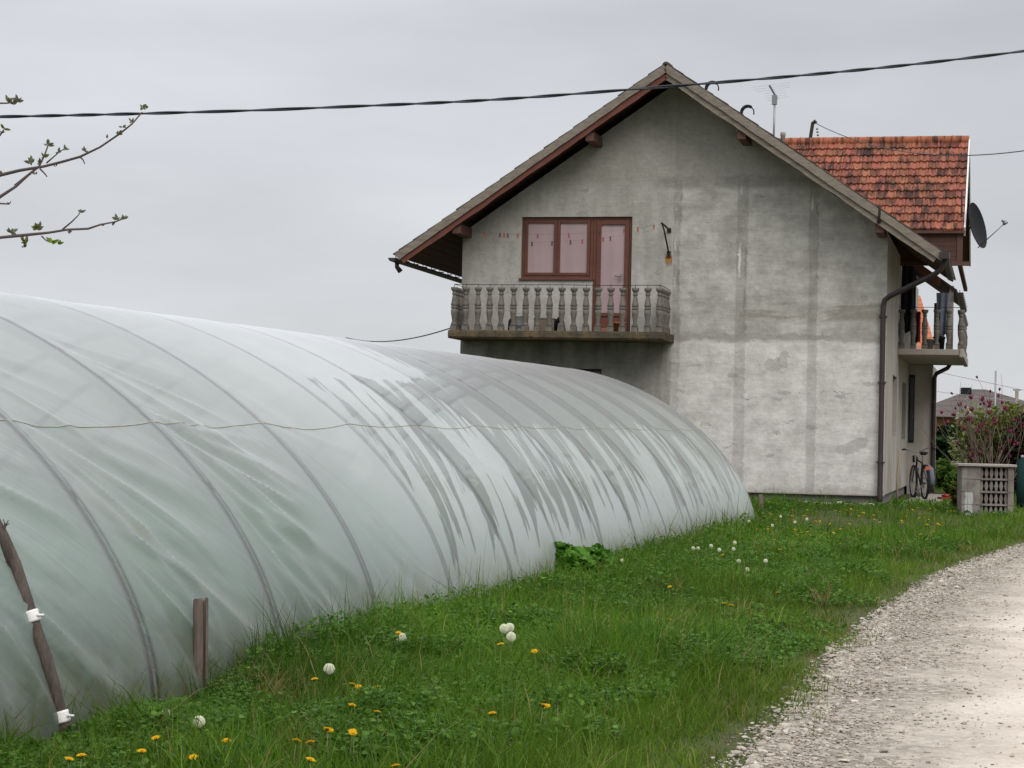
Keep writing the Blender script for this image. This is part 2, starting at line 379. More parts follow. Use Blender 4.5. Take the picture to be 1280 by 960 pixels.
# chips, pits
vp = t.vor(t.scale(o, (1, 1, 1.4)), 4.6); pit = t.mul(t.sstep(t.addm(vp.outputs['Distance'], t.mul(t.sub(nf, .5), .12)), .03, .07, 1., 0.), t.sstep(nm, .42, .6))
c = t.mix(t.mul(pit, .9), c, (.10, .095, .085))
vq = t.vor(t.scale(o, (1, 1, 2.2)), 1.25); sc_ = t.sstep(t.addm(vq.outputs['Distance'], t.mul(t.sub(nf, .5), .35)), .10, .16, 1., 0.)
c = t.mix(t.mul(sc_, .45), c, (.235, .225, .195))
f = t.addm(t.addm(t.mul(t.sub(nf, .5), .55), t.mul(t.sub(nm, .5), .45)), 1.); c = t.mix(1., c, t.comb(f, f, f), 'MULTIPLY')
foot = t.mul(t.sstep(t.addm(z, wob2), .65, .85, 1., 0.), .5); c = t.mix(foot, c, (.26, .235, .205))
# two large skimmed repairs low on the wall, and spatter of fresh mortar
for (u0, z0, ru, rz) in ((-.58, 1.52, .30, .13), (-2.05, 3.02, .16, .14), (-1.86, 3.10, .10, .16), (-3.05, 5.25, .10, .16)):
    du = t.math('DIVIDE', t.sub(t.addm(u, wob), u0), ru); dz_ = t.math('DIVIDE', t.sub(t.sub(z, t.mul(t.sub(u, u0), .25)), z0), rz)
    q2 = t.addm(t.mul(du, du), t.mul(dz_, dz_)); c = t.mix(t.sstep(t.addm(q2, t.addm(t.mul(t.sub(nf, .5), 1.6), t.mul(t.sub(nm, .5), 3.5))), .85, 1.0, .5, 0.), c, (.30, .29, .26))
vs_ = t.vor(t.scale(o, (1, 1, .8)), 4.3); sp2 = t.mul(t.sstep(t.addm(vs_.outputs['Distance'], t.mul(t.sub(nf, .5), .2)), .02, .05, 1., 0.), t.sstep(nb, .42, .55)); c = t.mix(t.mul(sp2, .8), c, (.58, .56, .53))
c = t.mix(1., c, (1.03, 1.03, 1.045), 'MULTIPLY')
tw = t.noise(t.scale(o, (.8, 1, 3.2)), 6.5, 4, .6); ft_ = t.addm(t.mul(t.sub(tw, .5), .34), 1.); c = t.mix(1., c, t.comb(ft_, ft_, ft_), 'MULTIPLY')
hgt = t.addm(t.addm(nf, t.mul(nm, 1.5)), t.addm(t.mul(low, .5), t.mul(pit, -.6)))
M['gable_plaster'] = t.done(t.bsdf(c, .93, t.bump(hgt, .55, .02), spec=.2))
t = NT('side_plaster'); o = t.obj(); n1 = t.noise(t.scale(o, (1, 1, .4)), 1.6, 5); n2 = t.noise(o, 14, 4)
c = t.mix(t.sstep(n1, .3, .7), (.30, .275, .235), (.40, .37, .33)); f = t.addm(t.mul(t.sub(n2, .5), .3), 1.)
M['side_plaster'] = t.done(t.bsdf(t.mix(1., c, t.comb(f, f, f), 'MULTIPLY'), .93, t.bump(n2, .4, .01), spec=.2))

# gable wall with its openings, built in columns
holes = [(-6.875, -5.48, 4.581, 5.752), (-5.48, -4.737, 3.535, 5.752), (-5.76, -5.265, 2.2, 2.876)]
br = sorted({-8.03, UA, 0., *[h[0] for h in holes], *[h[1] for h in holes], -7.2, -3., -1.5})
w = MB()
for a, b in zip(br[:-1], br[1:]):
    hs = sorted([(h[2], h[3]) for h in holes if h[0] <= a+1e-6 and h[1] >= b-1e-6]); z0 = .65
    for h in hs+[None]:
        if h: w.add([(a, 0, z0), (b, 0, z0), (b, 0, h[0]), (a, 0, h[0])], [(0, 1, 2, 3)]); z0 = h[1]
        else: w.add([(a, 0, z0), (b, 0, z0), (b, 0, top(b)), (a, 0, top(a))], [(0, 1, 2, 3)])
def reveal(a, b, z0, z1, dep, sides='lrtb'):
    if 'l' in sides: w.add([(a, 0, z0), (a, dep, z0), (a, dep, z1), (a, 0, z1)], [(0, 1, 2, 3)])
    if 'r' in sides: w.add([(b, 0, z0), (b, dep, z0), (b, dep, z1), (b, 0, z1)], [(0, 1, 2, 3)])
    if 't' in sides: w.add([(a, 0, z1), (b, 0, z1), (b, dep, z1), (a, dep, z1)], [(0, 1, 2, 3)])
    if 'b' in sides: w.add([(a, 0, z0), (b, 0, z0), (b, dep, z0), (a, dep, z0)], [(0, 1, 2, 3)])
reveal(-6.875, -5.48, 4.581, 5.752, .25, 'ltb'); reveal(-5.48, -4.737, 3.535, 5.752, .25, 'rt')
w.add([(-5.48, 0, 3.535), (-5.48, .25, 3.535), (-5.48, .25, 4.581), (-5.48, 0, 4.581)], [(0, 1, 2, 3)])
reveal(-5.76, -5.265, 2.2, 2.876, .25)
w.add([(-8.03, 0, .65), (0, 0, .65), (0, .3, .65), (-8.03, .3, .65)], [(0, 1, 2, 3)])
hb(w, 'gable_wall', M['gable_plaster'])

sw = MB()
sholes = [(2.55, 4.2, 1.735, 2.93), (6.5, 8.2, 1.69, 2.92)]
ds = [0, 2.55, 4.2, 6.5, 8.2, 14.]
for a, b in zip(ds[:-1], ds[1:]):
    h = [q for q in sholes if q[0] == a]
    zz = [(.65, h[0][2]), (h[0][3], 5.44)] if h else [(.65, 5.44)]
    for z0, z1 in zz: sw.add([(0, a, z0), (0, b, z0), (0, b, z1), (0, a, z1)], [(0, 1, 2, 3)])
    if h:
        q = h[0]
        sw.add([(0, a, q[2]), (0, b, q[2]), (-.22, b, q[2]), (-.22, a, q[2])], [(0, 1, 2, 3)])
        sw.add([(0, a, q[3]), (0, b, q[3]), (-.22, b, q[3]), (-.22, a, q[3])], [(0, 1, 2, 3)])
        sw.add([(0, b, q[2]), (0, b, q[3]), (-.22, b, q[3]), (-.22, b, q[2])], [(0, 1, 2, 3)])
        sw.add([(0, a, q[2]), (0, a, q[3]), (-.22, a, q[3]), (-.22, a, q[2])], [(0, 1, 2, 3)])
hb(sw, 'side_wall', M['side_plaster'])
bw_ = MB(); bw_.add([(-8.03, 0, .65), (-8.03, 14, .65), (-8.03, 14, 5.44), (-8.03, 0, 5.44)], [(0, 1, 2, 3)])
bw_.add([(-8.03, 14, .65), (0, 14, .65), (0, 14, 5.44), (UA, 14, 8.2), (-8.03, 14, 5.44)], [(0, 1, 2, 3, 4)])
hb(bw_, 'back_wall', M['side_plaster'])
pl = MB(); pl.box(-7.97, -.06, .07, 13.9, .2, .648); hb(pl, 'plinth', plain('plinth', (.17, .16, .145), .95, .5, 4, bump=.6))
sk = MB(); sk.box(-3.2, 0.02, -.02, .06, .632, .655); hb(sk, 'plinth_ledge', M['concrete'])
# side windows
for a, b, z0, z1 in sholes:
    f = MB(); x0, x1 = -.21, -.14
    for q in ((a+.002, a+.07, z0+.002, z1-.002), (b-.07, b-.002, z0+.002, z1-.002)): f.box(x0, x1, q[0], q[1], q[2], q[3])
    for q in ((z0+.002, z0+.07), (z1-.07, z1-.002)): f.box(x0, x1, a+.07, b-.07, q[0], q[1])
    f.box(x0, x1, (a+b)/2-.03, (a+b)/2+.03, z0+.07, z1-.07)
    fo = hb(f, 'window', M['frame_wood'])
    g = MB(); g.box(-.185, -.175, a+.05, b-.05, z0+.05, z1-.05); hb(g, 'pane', M['grey_pane'], fo)
bwf = MB()
for q in ((-5.757, -5.71, 2.203, 2.873), (-5.315, -5.268, 2.203, 2.873)): bwf.box(q[0], q[1], .14, .2, q[2], q[3])
bwf.box(-5.71, -5.315, .14, .2, 2.826, 2.873); bwf.box(-5.71, -5.315, .14, .2, 2.203, 2.25)
bo_ = hb(bwf, 'window', M['dark_wood'])
g = MB(); g.box(-5.72, -5.305, .165, .175, 2.24, 2.84); hb(g, 'pane', M['dark_pane'], bo_)

# balcony window and door
def frame(mb, u0, u1, z0, z1, w, y0=.06, y1=.14, bot=None):
    mb.box(u0, u0+w, y0, y1, z0, z1); mb.box(u1-w, u1, y0, y1, z0, z1)
    mb.box(u0+w, u1-w, y0, y1, z1-w, z1); mb.box(u0+w, u1-w, y0, y1, z0, z0+(bot or w))
f = MB(); frame(f, -6.873, -5.49, 4.583, 5.750, .055)
frame(f, -6.815, -6.195, 4.64, 5.693, .055, .045, .125); frame(f, -6.185, -5.55, 4.64, 5.693, .055, .045, .125)
f.box(-6.195, -6.185, .05, .13, 4.64, 5.693); f.box(-6.9, -5.46, -.045, .05, 4.545, 4.580)
win = hb(f, 'window', M['frame_wood'], bevel=.006)
for a, b in ((-6.765, -6.245), (-6.135, -5.60)):
    g = MB(); g.box(a, b, .08, .09, 4.69, 5.645); hb(g, 'pane', M['pink_pane'], win)
f = MB(); frame(f, -5.487, -4.739, 3.537, 5.750, .06)
frame(f, -5.425, -4.80, 3.60, 5.688, .085, .045, .125, bot=.09)
f.box(-5.34, -4.885, .05, .12, 3.87, 3.94)
door = hb(f, 'balcony_door', M['frame_wood'], bevel=.006)
g = MB(); g.box(-5.345, -4.88, .08, .09, 3.935, 5.61); hb(g, 'pane', M['pink_pane'], door)
g = MB(); g.box(-5.345, -4.88, .07, .1, 3.69, 3.872); hb(g, 'lower_panel', M['red_board'], door)
g = MB(); g.box(-4.96, -4.93, .02, .045, 4.55, 4.68); g.tube([(-4.945, .01, 4.63), (-5.05, .0, 4.63)], .012); hb(g, 'handle', M['steel'], door)

# roof -------------------------------------------------------------------------
def sl(side, s, n, d):        # point on a roof slope: s metres down from the ridge, n metres above the deck
    x = UA+side*(s*CS+n*SN); return (x, d, 8.42-s*SN+n*CS)
def deck(mb, side, s0, s1, n0, n1, d0, d1, col=None):
    p = [sl(side, s, n, d) for d in (d0, d1) for s in (s0, s1) for n in (n0, n1)]
    mb.add(p, [(0, 1, 3, 2), (4, 6, 7, 5), (0, 4, 5, 1), (2, 3, 7, 6), (0, 2, 6, 4), (1, 5, 7, 3)], col=col)
LS = 5.08/CS
OV = .9
t = NT('old_tile'); o = t.obj(); n1 = t.noise(o, 3, 5); n2 = t.noise(t.scale(o, (1, 1, 1)), 22, 4)
c = t.mix(t.sstep(n1, .35, .7), (.055, .045, .04), (.11, .09, .075)); c = t.mix(t.sstep(n2, .45, .7), c, (.05, .045, .04))
M['old_tile'] = t.done(t.bsdf(c, .9, t.bump(n2, .5, .02), spec=.2))
for side, d1, smax in ((-1, 14.6, LS), (1, 4.72, LS)):
    rf = MB(); s = 0.; k = 0
    while s < smax-.05:
        e = min(s+.36, smax+.02); j = random.uniform(-.006, .006)
        p = [sl(side, q, n, d) for d in (-OV-.02, d1) for q, n in ((s-.02, .045+j), (s-.02, .03+j), (e, .062+j), (e, .036+j))]
        rf.add(p, [(0, 1, 3, 2), (4, 6, 7, 5), (0, 4, 5, 1), (2, 3, 7, 6), (0, 2, 6, 4), (1, 5, 7, 3)]); s += .335
    hb(rf, 'roof', M['old_tile'])
    sf = MB(); nbd = 40
    for i in range(nbd):      # boarding seen from below
        a = i*smax/nbd; deck(sf, side, a+.004, a+smax/nbd-.004, -.025+random.uniform(0, .004), .018, -OV+.03, d1-.02)
    hb(sf, 'soffit', M['dark_wood'])
rr = MB(); deck(rr, 1, 0, 4.0/CS, .0, .08, 4.72, 14.6); hb(rr, 'roof', M['old_tile'])
rg = MB()
for i in range(44):
    d0 = -OV+.02+i*.35; rg.tube([(UA, d0, 8.43), (UA, d0+.37, 8.44)], [.075, .085], 10)
hb(rg, 'ridge_tiles', M['old_tile'])
# verge boards: a weathered tan board over a reddish one, lower edge worn wavy
def verge(side, n_hi, n_lo, y0, y1, s0, s1, mat, name, wave, seed):
    mb = MB(); N = 64; vs = []
    for i in range(N+1):
        s = s0+(s1-s0)*i/N; wv = wave*(float(fbm(s*2.3, seed, seed))-.5)*2+wave*.5*(float(vnoise(s*9, 3, seed))-.5)
        hi = n_hi+.25*wave*(float(vnoise(s*5, 7, seed+3))-.5)
        for y in (y0, y1): vs += [sl(side, s, hi, y), sl(side, s, n_lo+wv, y)]
    fs = []
    for i in range(N):
        a = 4*i; fs += [(a, a+1, a+5, a+4), (a+2, a+6, a+7, a+3), (a, a+4, a+6, a+2), (a+1, a+3, a+7, a+5)]
    fs += [(0, 2, 3, 1), (4*N, 4*N+1, 4*N+3, 4*N+2)]
    mb.add(vs, fs); return hb(mb, name, mat)
for side in (-1, 1):
    verge(side, .03, -.105, -OV-.045, -OV-.012, .02, LS-.02, M['tan_board'], 'verge_board', .014, 5+side)
    verge(side, -.02, -.205, -OV-.005, -OV+.03, .10, LS-.12 if side > 0 else LS-.05, M['red_board'] if side < 0 else M['tan_board'], 'verge_board', .016, 11+side)
# purlin ends carrying the overhang
for u0, zc in ((-5.42, 7.16), (-2.60, 7.16), (-7.93, 5.45), (-.10, 5.45)):
    b = MB(); b.box(u0-.08, u0+.08, -OV+.10, .0, zc-.10, zc+.09); b.prism([(u0-.08, zc-.10), (u0+.08, zc-.10), (u0+.08, zc+.05), (u0-.08, zc+.05)], -OV+.05, -OV+.10)
    hb(b, 'purlin_end', M['brown_wood'], bevel=.01)
spk = MB(); spk.tube([(-.11, -OV-.02, 5.52), (-.10, -OV-.05, 5.78), (-.095, -OV-.05, 5.90)], [.035, .02, .004], 6); hb(spk, 'roof_hook', M['rusty'])
# ridge hooks standing on the right slope near the verge
for s_ in (.86, 1.66):
    b = MB(); base = Vector(sl(1, s_, .05, -.55)); pts = []
    for i in range(15):
        a = R(185-i*14.5); pts.append((base.x+.08+.115*math.cos(a), -.55, base.z+.07+.12*math.sin(a)))
    for p, q in zip(pts[:9], pts[1:10]): b.bar(p, q, .045, .10, (0, 1, 0))
    for p, q in zip(pts[9:], pts[10:]): b.bar(p, q, .02, .03, (0, 1, 0))
    hb(b, 'snow_hook', M['black'])
# gutters -----------------------------------------------------------------------
def gutter(u, z, d0, d1, name, drop=0., r=.065):
    b = MB(); N = 9; vs = []; prof = [(r*math.cos(R(180+180*i/N)), r*math.sin(R(180+180*i/N))) for i in range(N+1)]
    prof += [(r-.008, 0)] + [((r-.01)*math.cos(R(360-180*i/N)), (r-.01)*math.sin(R(360-180*i/N))) for i in range(1, N)]+[(-r+.008, 0)]
    n = len(prof)
    for d, dz in ((d0, 0), (d1, drop)): vs += [(u+x, d, z+dz+zz_) for x, zz_ in prof]
    fs = [(i, (i+1) % n, n+(i+1) % n, n+i) for i in range(n)]
    b.add(vs, fs)
    b.add([(u+x, d0+.001, z+zz_) for x, zz_ in prof[:N+1]], [tuple(range(N+1))])
    d = d0+.25
    while d < d1:
        b.box(u-r-.01, u+r+.01, d-.012, d+.012, z-.005, z+.012); b.bar((u, d, z-.0), (u-math.copysign(.0, u), d, z+.07), .012, .02, (0, 1, 0)); d += .62
    return hb(b, name, M['gutter'])
EL = -4.013-5.08-.075; ER = -4.013+5.08+.04
gutter(EL+.02, 4.885, -OV-.05, 14.4, 'gutter', -.06, .075)
gutter(ER-.07, 4.97, -OV-.06, 3.6, 'gutter', -.05, .07)
st = MB(); st.tube([(EL+.02, -.62, 4.83), (EL+.02, -.61, 4.74), (EL+.09, -.60, 4.65)], [.045, .042, .05], 10); hb(st, 'gutter_outlet', M['gutter'])
dp = MB(); dp.tube([(ER-.07, -.70, 4.95), (ER-.08, -.69, 4.80), (ER-.13, -.66, 4.72), (.88, -.62, 4.64), (.06, -.14, 4.27), (-.03, -.10, 4.20), (-.055, -.095, 4.08), (-.055, -.095, .62), (-.055, -.12, .45)], [.05, .05, .05, .05, .05, .05, .05, .05, .055], 12)
for z_ in (1.25, 2.7, 3.9): dp.box(-.13, .02, -.15, -.0, z_-.012, z_+.012)
dp.box(ER-.15, ER+.02, -OV-.09, -.62, 4.88, 5.0)
hb(dp, 'downpipe', M['gutter'])

# cross roof over the side balcony ------------------------------------------------
t = NT('terracotta_tile'); o = t.obj(); cc = t.col(); n1 = t.noise(t.scale(o, (7, 1, 1)), 2.0, 5, .6); n2 = t.noise(o, 16, 4); n3 = t.noise(o, 1.1, 3)
c = t.mix(t.sstep(t.addm(n1, t.mul(t.sub(n3, .5), .6)), .46, .62), cc, t.mix(1., cc, (.30, .36, .44), 'MULTIPLY'))
f = t.addm(t.mul(t.sub(n2, .5), .6), 1.); M['terracotta_tile'] = t.done(t.bsdf(t.mix(1., c, t.comb(f, f, f), 'MULTIPLY'), .85, t.bump(n2, .4, .01), spec=.25))
RD, RZ, CE = 8.28, 8.30, 4.62      # ridge depth and height, eave depth
CT = (RZ-5.96)/(RD-CE); cc_ = 1/math.sqrt(1+CT*CT); cs_ = CT*cc_
UR = 1.26
def cs_pt(u, s, n, sgn=-1): return (u, RD+sgn*(s*cc_+n*cs_), RZ-s*cs_+n*cc_)
L2 = (RD-CE)/cc_
def tiled(sgn, u0, u1, name):
    mb = MB(); rows = 12; g = L2/rows; cw = .205; ncol = int((u1-u0)/cw)
    for r_ in range(rows):
        for c_ in range(ncol+1):
            x1 = u1-c_*cw; x0 = max(x1-cw+.004, u0)
            if x1-x0 < .03: continue
            s0, s1 = r_*g-.03, (r_+1)*g+.025
            k = random.gauss(1, .14); b = (.245*k, .083*k*random.uniform(.9, 1.1), .047*k)
            if random.random() < .16: b = tuple(v*.55 for v in b)
            jz = random.uniform(-.004, .004); w_ = x1-x0
            prof = [(x0, .03), (x0+.22*w_, .055), (x0+.40*w_, .028), (x0+.66*w_, .026), (x0+.84*w_, .052), (x1, .03)]
            jl = random.uniform(-.012, .012)
            vs = []
            for s, dn in ((s0, -.02), (s1+jl, .022)):
                vs += [cs_pt(x, s, n+dn+jz, sgn) for x, n in prof]
            vs += [cs_pt(x, s1+jl, -.005, sgn) for x, n in prof]
            mb.add(vs, [(i, i+1, 7+i, 6+i) for i in range(5)]+[(6+i, 7+i, 13+i, 12+i) for i in range(5)], col=b)
    return hb(mb, name, M['terracotta_tile'])
tiled(-1, -3.6, UR, 'cross_roof'); 
bk = MB(); vs = [cs_pt(u, s, n, 1) for u in (-3.6, UR) for s in (0, L2) for n in (0, .07)]
bk.add(vs, [(0, 1, 3, 2), (4, 6, 7, 5), (0, 4, 5, 1), (2, 3, 7, 6), (0, 2, 6, 4), (1, 5, 7, 3)], col=(.3, .1, .05)); hb(bk, 'cross_roof', M['terracotta_tile'])
rt_ = MB(); u = UR+.01
while u > -3.7:
    k = random.gauss(1, .1); rt_.tube([(u, RD, RZ+.035), (u-.36, RD, RZ+.045), (u-.37, RD, RZ+.045)], [.105, .10, .115], 10, col=(.34*k, .115*k, .06*k)); u -= .37
hb(rt_, 'ridge_tiles', M['terracotta_tile'])
un = MB()
for sgn in (-1, 1):
    vs = [cs_pt(u, s, n, sgn) for u in (0., UR-.03) for s in (0.02, L2-.03) for n in (-.05, -.012)]
    un.add(vs, [(0, 1, 3, 2), (4, 6, 7, 5), (0, 4, 5, 1), (2, 3, 7, 6), (0, 2, 6, 4), (1, 5, 7, 3)])
hb(un, 'cross_soffit', M['dark_wood'])
wv = MB()                              # white metal flashing along the verge
for sgn in (-1, 1):
    vs = [cs_pt(u, s, n, sgn) for u in (UR+.004, UR+.035) for s in (0.0, L2+.02) for n in (-.12, .075)]
    wv.add(vs, [(0, 1, 3, 2), (4, 6, 7, 5), (0, 4, 5, 1), (2, 3, 7, 6), (0, 2, 6, 4), (1, 5, 7, 3)])
hb(wv, 'verge_flashing', M['white_plastic'])
bx = MB()
for i in range(6): bx.box(-.3, UR-.13, CE+.09, CE+.115, 5.33+i*.105, 5.33+i*.105+.10)
hb(bx, 'eave_cladding', M['dark_wood'])
bx = MB(); bx.box(UR-.13, UR-.02, CE+.07, CE+.17, 5.30, 5.97); bx.box(-.3, UR+.14, CE+.03, CE+.14, 5.245, 5.325); bx.box(-.3, UR+.02, CE-.02, CE+.07, 5.90, 5.965)
bx.box(UR-.115, UR-.03, CE+.14, 11.8, 5.245, 5.325)
hb(bx, 'eave_trim', M['brown_wood'])
# lower lean-to over the far part of the balcony
lt_ = MB()
def lp(u, n, d): return (u+n*.5, d, 5.58-.71*u+n*.85)
for i in range(5):
    a = .0+i*.22; vs = [lp(u, n, d) for d in (5.9, 10.7) for u in (a, a+.215) for n in (.0, .05)]
    lt_.add(vs, [(0, 1, 3, 2), (4, 6, 7, 5), (0, 4, 5, 1), (2, 3, 7, 6), (0, 2, 6, 4), (1, 5, 7, 3)])
hb(lt_, 'balcony_canopy', M['dark_wood'])
vb = MB(); vs = [lp(u, n, d) for d in (5.84, 5.885) for u in (0., .80) for n in (-.12, .03)]
vb.add(vs, [(0, 1, 3, 2), (4, 6, 7, 5), (0, 4, 5, 1), (2, 3, 7, 6), (0, 2, 6, 4), (1, 5, 7, 3)]); hb(vb, 'canopy_board', M['red_board'])
gutter(1.17, 4.78, 5.8, 10.7, 'canopy_gutter', -.05, .075)
cp = MB(); cp.box(.96, 1.05, 5.95, 6.04, 3.6, 4.93); 
hb(cp, 'canopy_post', M['side_plaster'])
# balconies -----------------------------------------------------------------------
def baluster_proto():
    b = MB(); b.box(-.058, .058, -.058, .058, 0, .085)
    b.lathe([(.054, .085), (.060, .11), (.036, .16), (.042, .21), (.060, .32), (.062, .385), (.042, .40), (.064, .41), (.064, .435), (.044, .445), (.064, .46), (.064, .485), (.060, .50), (.052, .54), (.036, .64), (.030, .655), (.046, .665), (.046, .69), (.034, .70), (.044, .725), (.068, .755), (.070, .80)], n=12)
    return b
slab = MB(); slab.box(-7.985, -3.90, -1.075, -.001, 3.375, 3.53); slab.box(-7.985, -3.90, -1.095, -1.0752, 3.40, 3.50)
t = NT('slab_edge'); o = t.obj(); n1 = t.noise(t.scale(o, (1, 1, .5)), 3.5, 5); n2 = t.noise(o, 18, 4)
c = t.mix(t.sstep(n1, .38, .6), (.065, .053, .038), (.12, .086, .048)); c = t.mix(t.sstep(n2, .5, .7), c, (.045, .042, .03))
M['slab_edge'] = t.done(t.bsdf(c, .95, t.bump(n2, .6, .02), spec=.2))
balc = hb(slab, 'balcony', M['slab_edge'], bevel=.012)
bp = baluster_proto()
first = None
def put_baluster(parent, u, d, z):
    global first
    if first is None: o = first = bp.build('baluster', M['baluster'], parent)
    else: o = first.copy(); COL.objects.link(o); o.parent = parent
    o.location = (u+random.uniform(-.006, .006), d, z); o.rotation_euler = (0, 0, random.choice((0, 1, 2, 3))*math.pi/2); o.scale.z = 1.0
for i in range(18): put_baluster(balc, -7.90+i*.2285, -1.0, 3.53)
for i in range(4):
    for u_ in (-7.90, -4.0155): put_baluster(balc, u_, -.78+i*.21, 3.53)
rail = MB(); rail.tube([(-7.90, -.02, 4.385), (-7.90, -1.0, 4.385), (-7.0, -1.0, 4.378), (-6, -1.0, 4.384), (-5, -1.0, 4.376), (-4.1, -1.0, 4.385), (-4.0, -.98, 4.38), (-3.98, -.02, 4.36)], .007, 6)
for i in range(18): rail.tube([(-7.90+i*.2285, -1.0, 4.31), (-7.90+i*.2285, -1.0, 4.395)], .006, 5)
hb(rail, 'rail', M['rusty'], balc)
slab2 = MB(); slab2.box(.001, 1.30, 4.3, 9.7, 3.40, 3.52); slab2.box(1.22, 1.31, 4.28, 9.37, 3.36, 3.53)
balc2 = hb(slab2, 'balcony', M['concrete'], bevel=.012)
for i in range(6): put_baluster(balc2, .06+i*.235, 4.37, 3.52)
for i in range(22): put_baluster(balc2, 1.235, 4.60+i*.212, 3.52)
rail = MB(); rail.tube([(0.0, 4.37, 4.37), (1.235, 4.37, 4.37), (1.235, 9.2, 4.37)], .007, 6); hb(rail, 'rail', M['rusty'], balc2)
# porch block that carries the far end of the side balcony
pb = MB(); pb.box(.001, .53, 9.37, 12.5, .3, 3.395); hb(pb, 'porch_block', M['side_plaster'])
pw = MB(); pw.box(.02, .14, 9.345, 9.369, 1.63, 3.16); pwo = hb(pw, 'window', M['teal']); g = MB(); g.box(.04, .12, 9.335, 9.344, 1.68, 3.1); hb(g, 'pane', M['grey_pane'], pwo)
dp2 = MB(); dp2.tube([(.95, 9.55, 3.75), (.93, 9.5, 3.45), (.86, 9.42, 3.33), (.62, 9.34, 3.20), (.575, 9.33, 3.10), (.575, 9.33, .62), (.575, 9.33, .5)], .048, 10); hb(dp2, 'downpipe', M['gutter'])
# ---------------------------------------------------------------- the plastic tunnel
TT, TX, TY, TA, TB, TN, TEND = .2637, -2.1711, 9.5, 3.2585, 2.4632, 1.7271, 23.2
tunnel = empty('polytunnel', (TX, TY, 0), -TT)
tag(tunnel, 'long low greenhouse tunnel under milky plastic film, running back towards the house', 'greenhouse')
RIB0, RIBD = -4.16, 1.82
NR = 16                                  # ribs at RIB0 + k*RIBD
def arc(t): 
    c = np.cos(t); s = np.sin(t)
    return -TA+TA*np.sign(c)*np.abs(c)**(2/TN), TB*np.abs(s)**(2/TN)
TP = np.linspace(0, np.pi, 2001); AW, AZ = arc(TP)
AL = np.r_[0, np.cumsum(np.hypot(np.diff(AW), np.diff(AZ)))]; ALEN = AL[-1]
NX = np.gradient(AZ, AL); NZ = -np.gradient(AW, AL)      # outward normal
nl = np.hypot(NX, NZ)+1e-9; NX /= nl; NZ /= nl
def tz(s, w): return .0258+.0066*(TY+s*math.cos(TT)-w*math.sin(TT))
def tpt(s, v, off=0.):
    s, v = np.broadcast_arrays(np.asarray(s, float), np.asarray(v, float))
    w = np.interp(v, AL, AW)+off*np.interp(v, AL, NX); z = np.interp(v, AL, AZ)+off*np.interp(v, AL, NZ)
    return np.stack([w, s, z+tz(s, w)], -1)
def film_off(s, v):
    k = np.floor((s-RIB0)/RIBD); p = (s-RIB0)/RIBD-k
    hump = np.sin(np.pi*p)
    d = -.022*hump**.7*(.55+.45*ss(.2, 1.5, v))*(1.6-.9*ss(3, 9, s))*(.25+.75*ss(4.0, 2.6, v))
    # pulled folds, fanning out from where the twine and the hoop grip the film, down and away
    ds_ = s-RIB0-k*RIBD
    ampk = np.where(s < 1.3, .9, np.where(s < 3.12, .85, np.where(s < 4.94, 1.25, np.where(s < 6.8, .30, .12))))
    for kv, ks, seed, w in ((2.12, -.25, 3, 1.), (1.25, -.12, 8, .8), (3.1, -.5, 12, .45)):
        r_ = np.hypot(ds_-ks, kv-v); ph = np.arctan2(kv-v, ds_-ks)
        n = fbm(ph*5.2+k*5.3+seed, r_*.35+k, seed+40, 2); rid = 1-np.abs(2*n-1)
        fine = fbm(ph*15+k*3.1, r_*.4, seed+60, 2)
        win = ss(.12, .5, ph)*ss(1.50, 1.05, ph)*ss(.15, .8, r_)*ss(2.6, 1.5, r_)
        d = d+w*ampk*(.060*(rid**2.6-.35)+.022*(fine-.5))*win*hump**.45*ss(.02, .16, np.minimum(p, 1-p))
    d = d+(.016*(fbm(s*1.1, v*.8, 21)-.5)+.004*(fbm(s*3, v*1.7, 22)-.5))*hump
    # slack gathers just above the ground
    d = d+.012*ss(.55, .0, v)*(fbm(s*7, v*1.5, 51)-.5)*2
    return d
S_ = np.unique(np.r_[np.arange(RIB0, 7., .026), np.arange(7., TEND, .05), RIB0+RIBD*np.arange(NR), TEND])
V_ = np.r_[np.arange(0, 4.6, .032), np.linspace(4.6, ALEN, 40)]
SG, VG = np.meshgrid(S_, V_, indexing='ij')
P = tpt(SG, VG, film_off(SG, VG)); P[:, 0, 2] -= .06; P[:, -1, 2] -= .06
nv_ = len(V_); i = np.arange(len(S_)-1)[:, None]*nv_+np.arange(nv_-1)[None]
Fc = np.stack([i, i+nv_, i+nv_+1, i+1], -1).reshape(-1, 4)

t = NT('film'); uv = t.n('ShaderNodeUVMap').outputs[0]; q = t.sep(uv); u, v = q[0], q[1]
qq = t.sub(u, t.mul(v, .50))
n1 = t.noise(t.comb(t.mul(qq, 3.3), t.mul(v, .50), 0.), 1.0, 4, .55, .45)
n1b = t.noise(t.comb(t.mul(qq, 13.), t.mul(v, .9), 4.), 1.0, 3, .5, .2)
n2 = t.noise(t.comb(t.mul(qq, .9), t.mul(v, .5), 7.), 1.0, 2)
n3 = t.noise(uv, 1.3, 4)
pb_ = t.math('FRACT', t.math('DIVIDE', t.sub(u, RIB0), RIBD))      # place in the bay, 0 and 1 at a rib
farz = t.sstep(u, 9.8, 13.2)
topc = t.mul(farz, t.sstep(t.addm(v, t.mul(n2, 1.0)), 2.2, 3.0))
mid = t.mul(t.sstep(u, 6.3, 7.4), t.mul(t.sstep(t.addm(v, t.mul(t.sub(n1, .5), 2.4)), .0, .95), t.mx(t.sstep(t.addm(v, t.mul(n1, .8)), 2.9, 3.35, 1., 0.), farz)))
ribn = t.mx(t.sstep(pb_, .0, .34, 1., 0.), t.mul(t.sstep(pb_, .9, 1.), .6))
val = t.addm(t.mul(n1, .80), t.addm(t.mul(n1b, .20), t.mul(n2, .30)))            # mean about .65
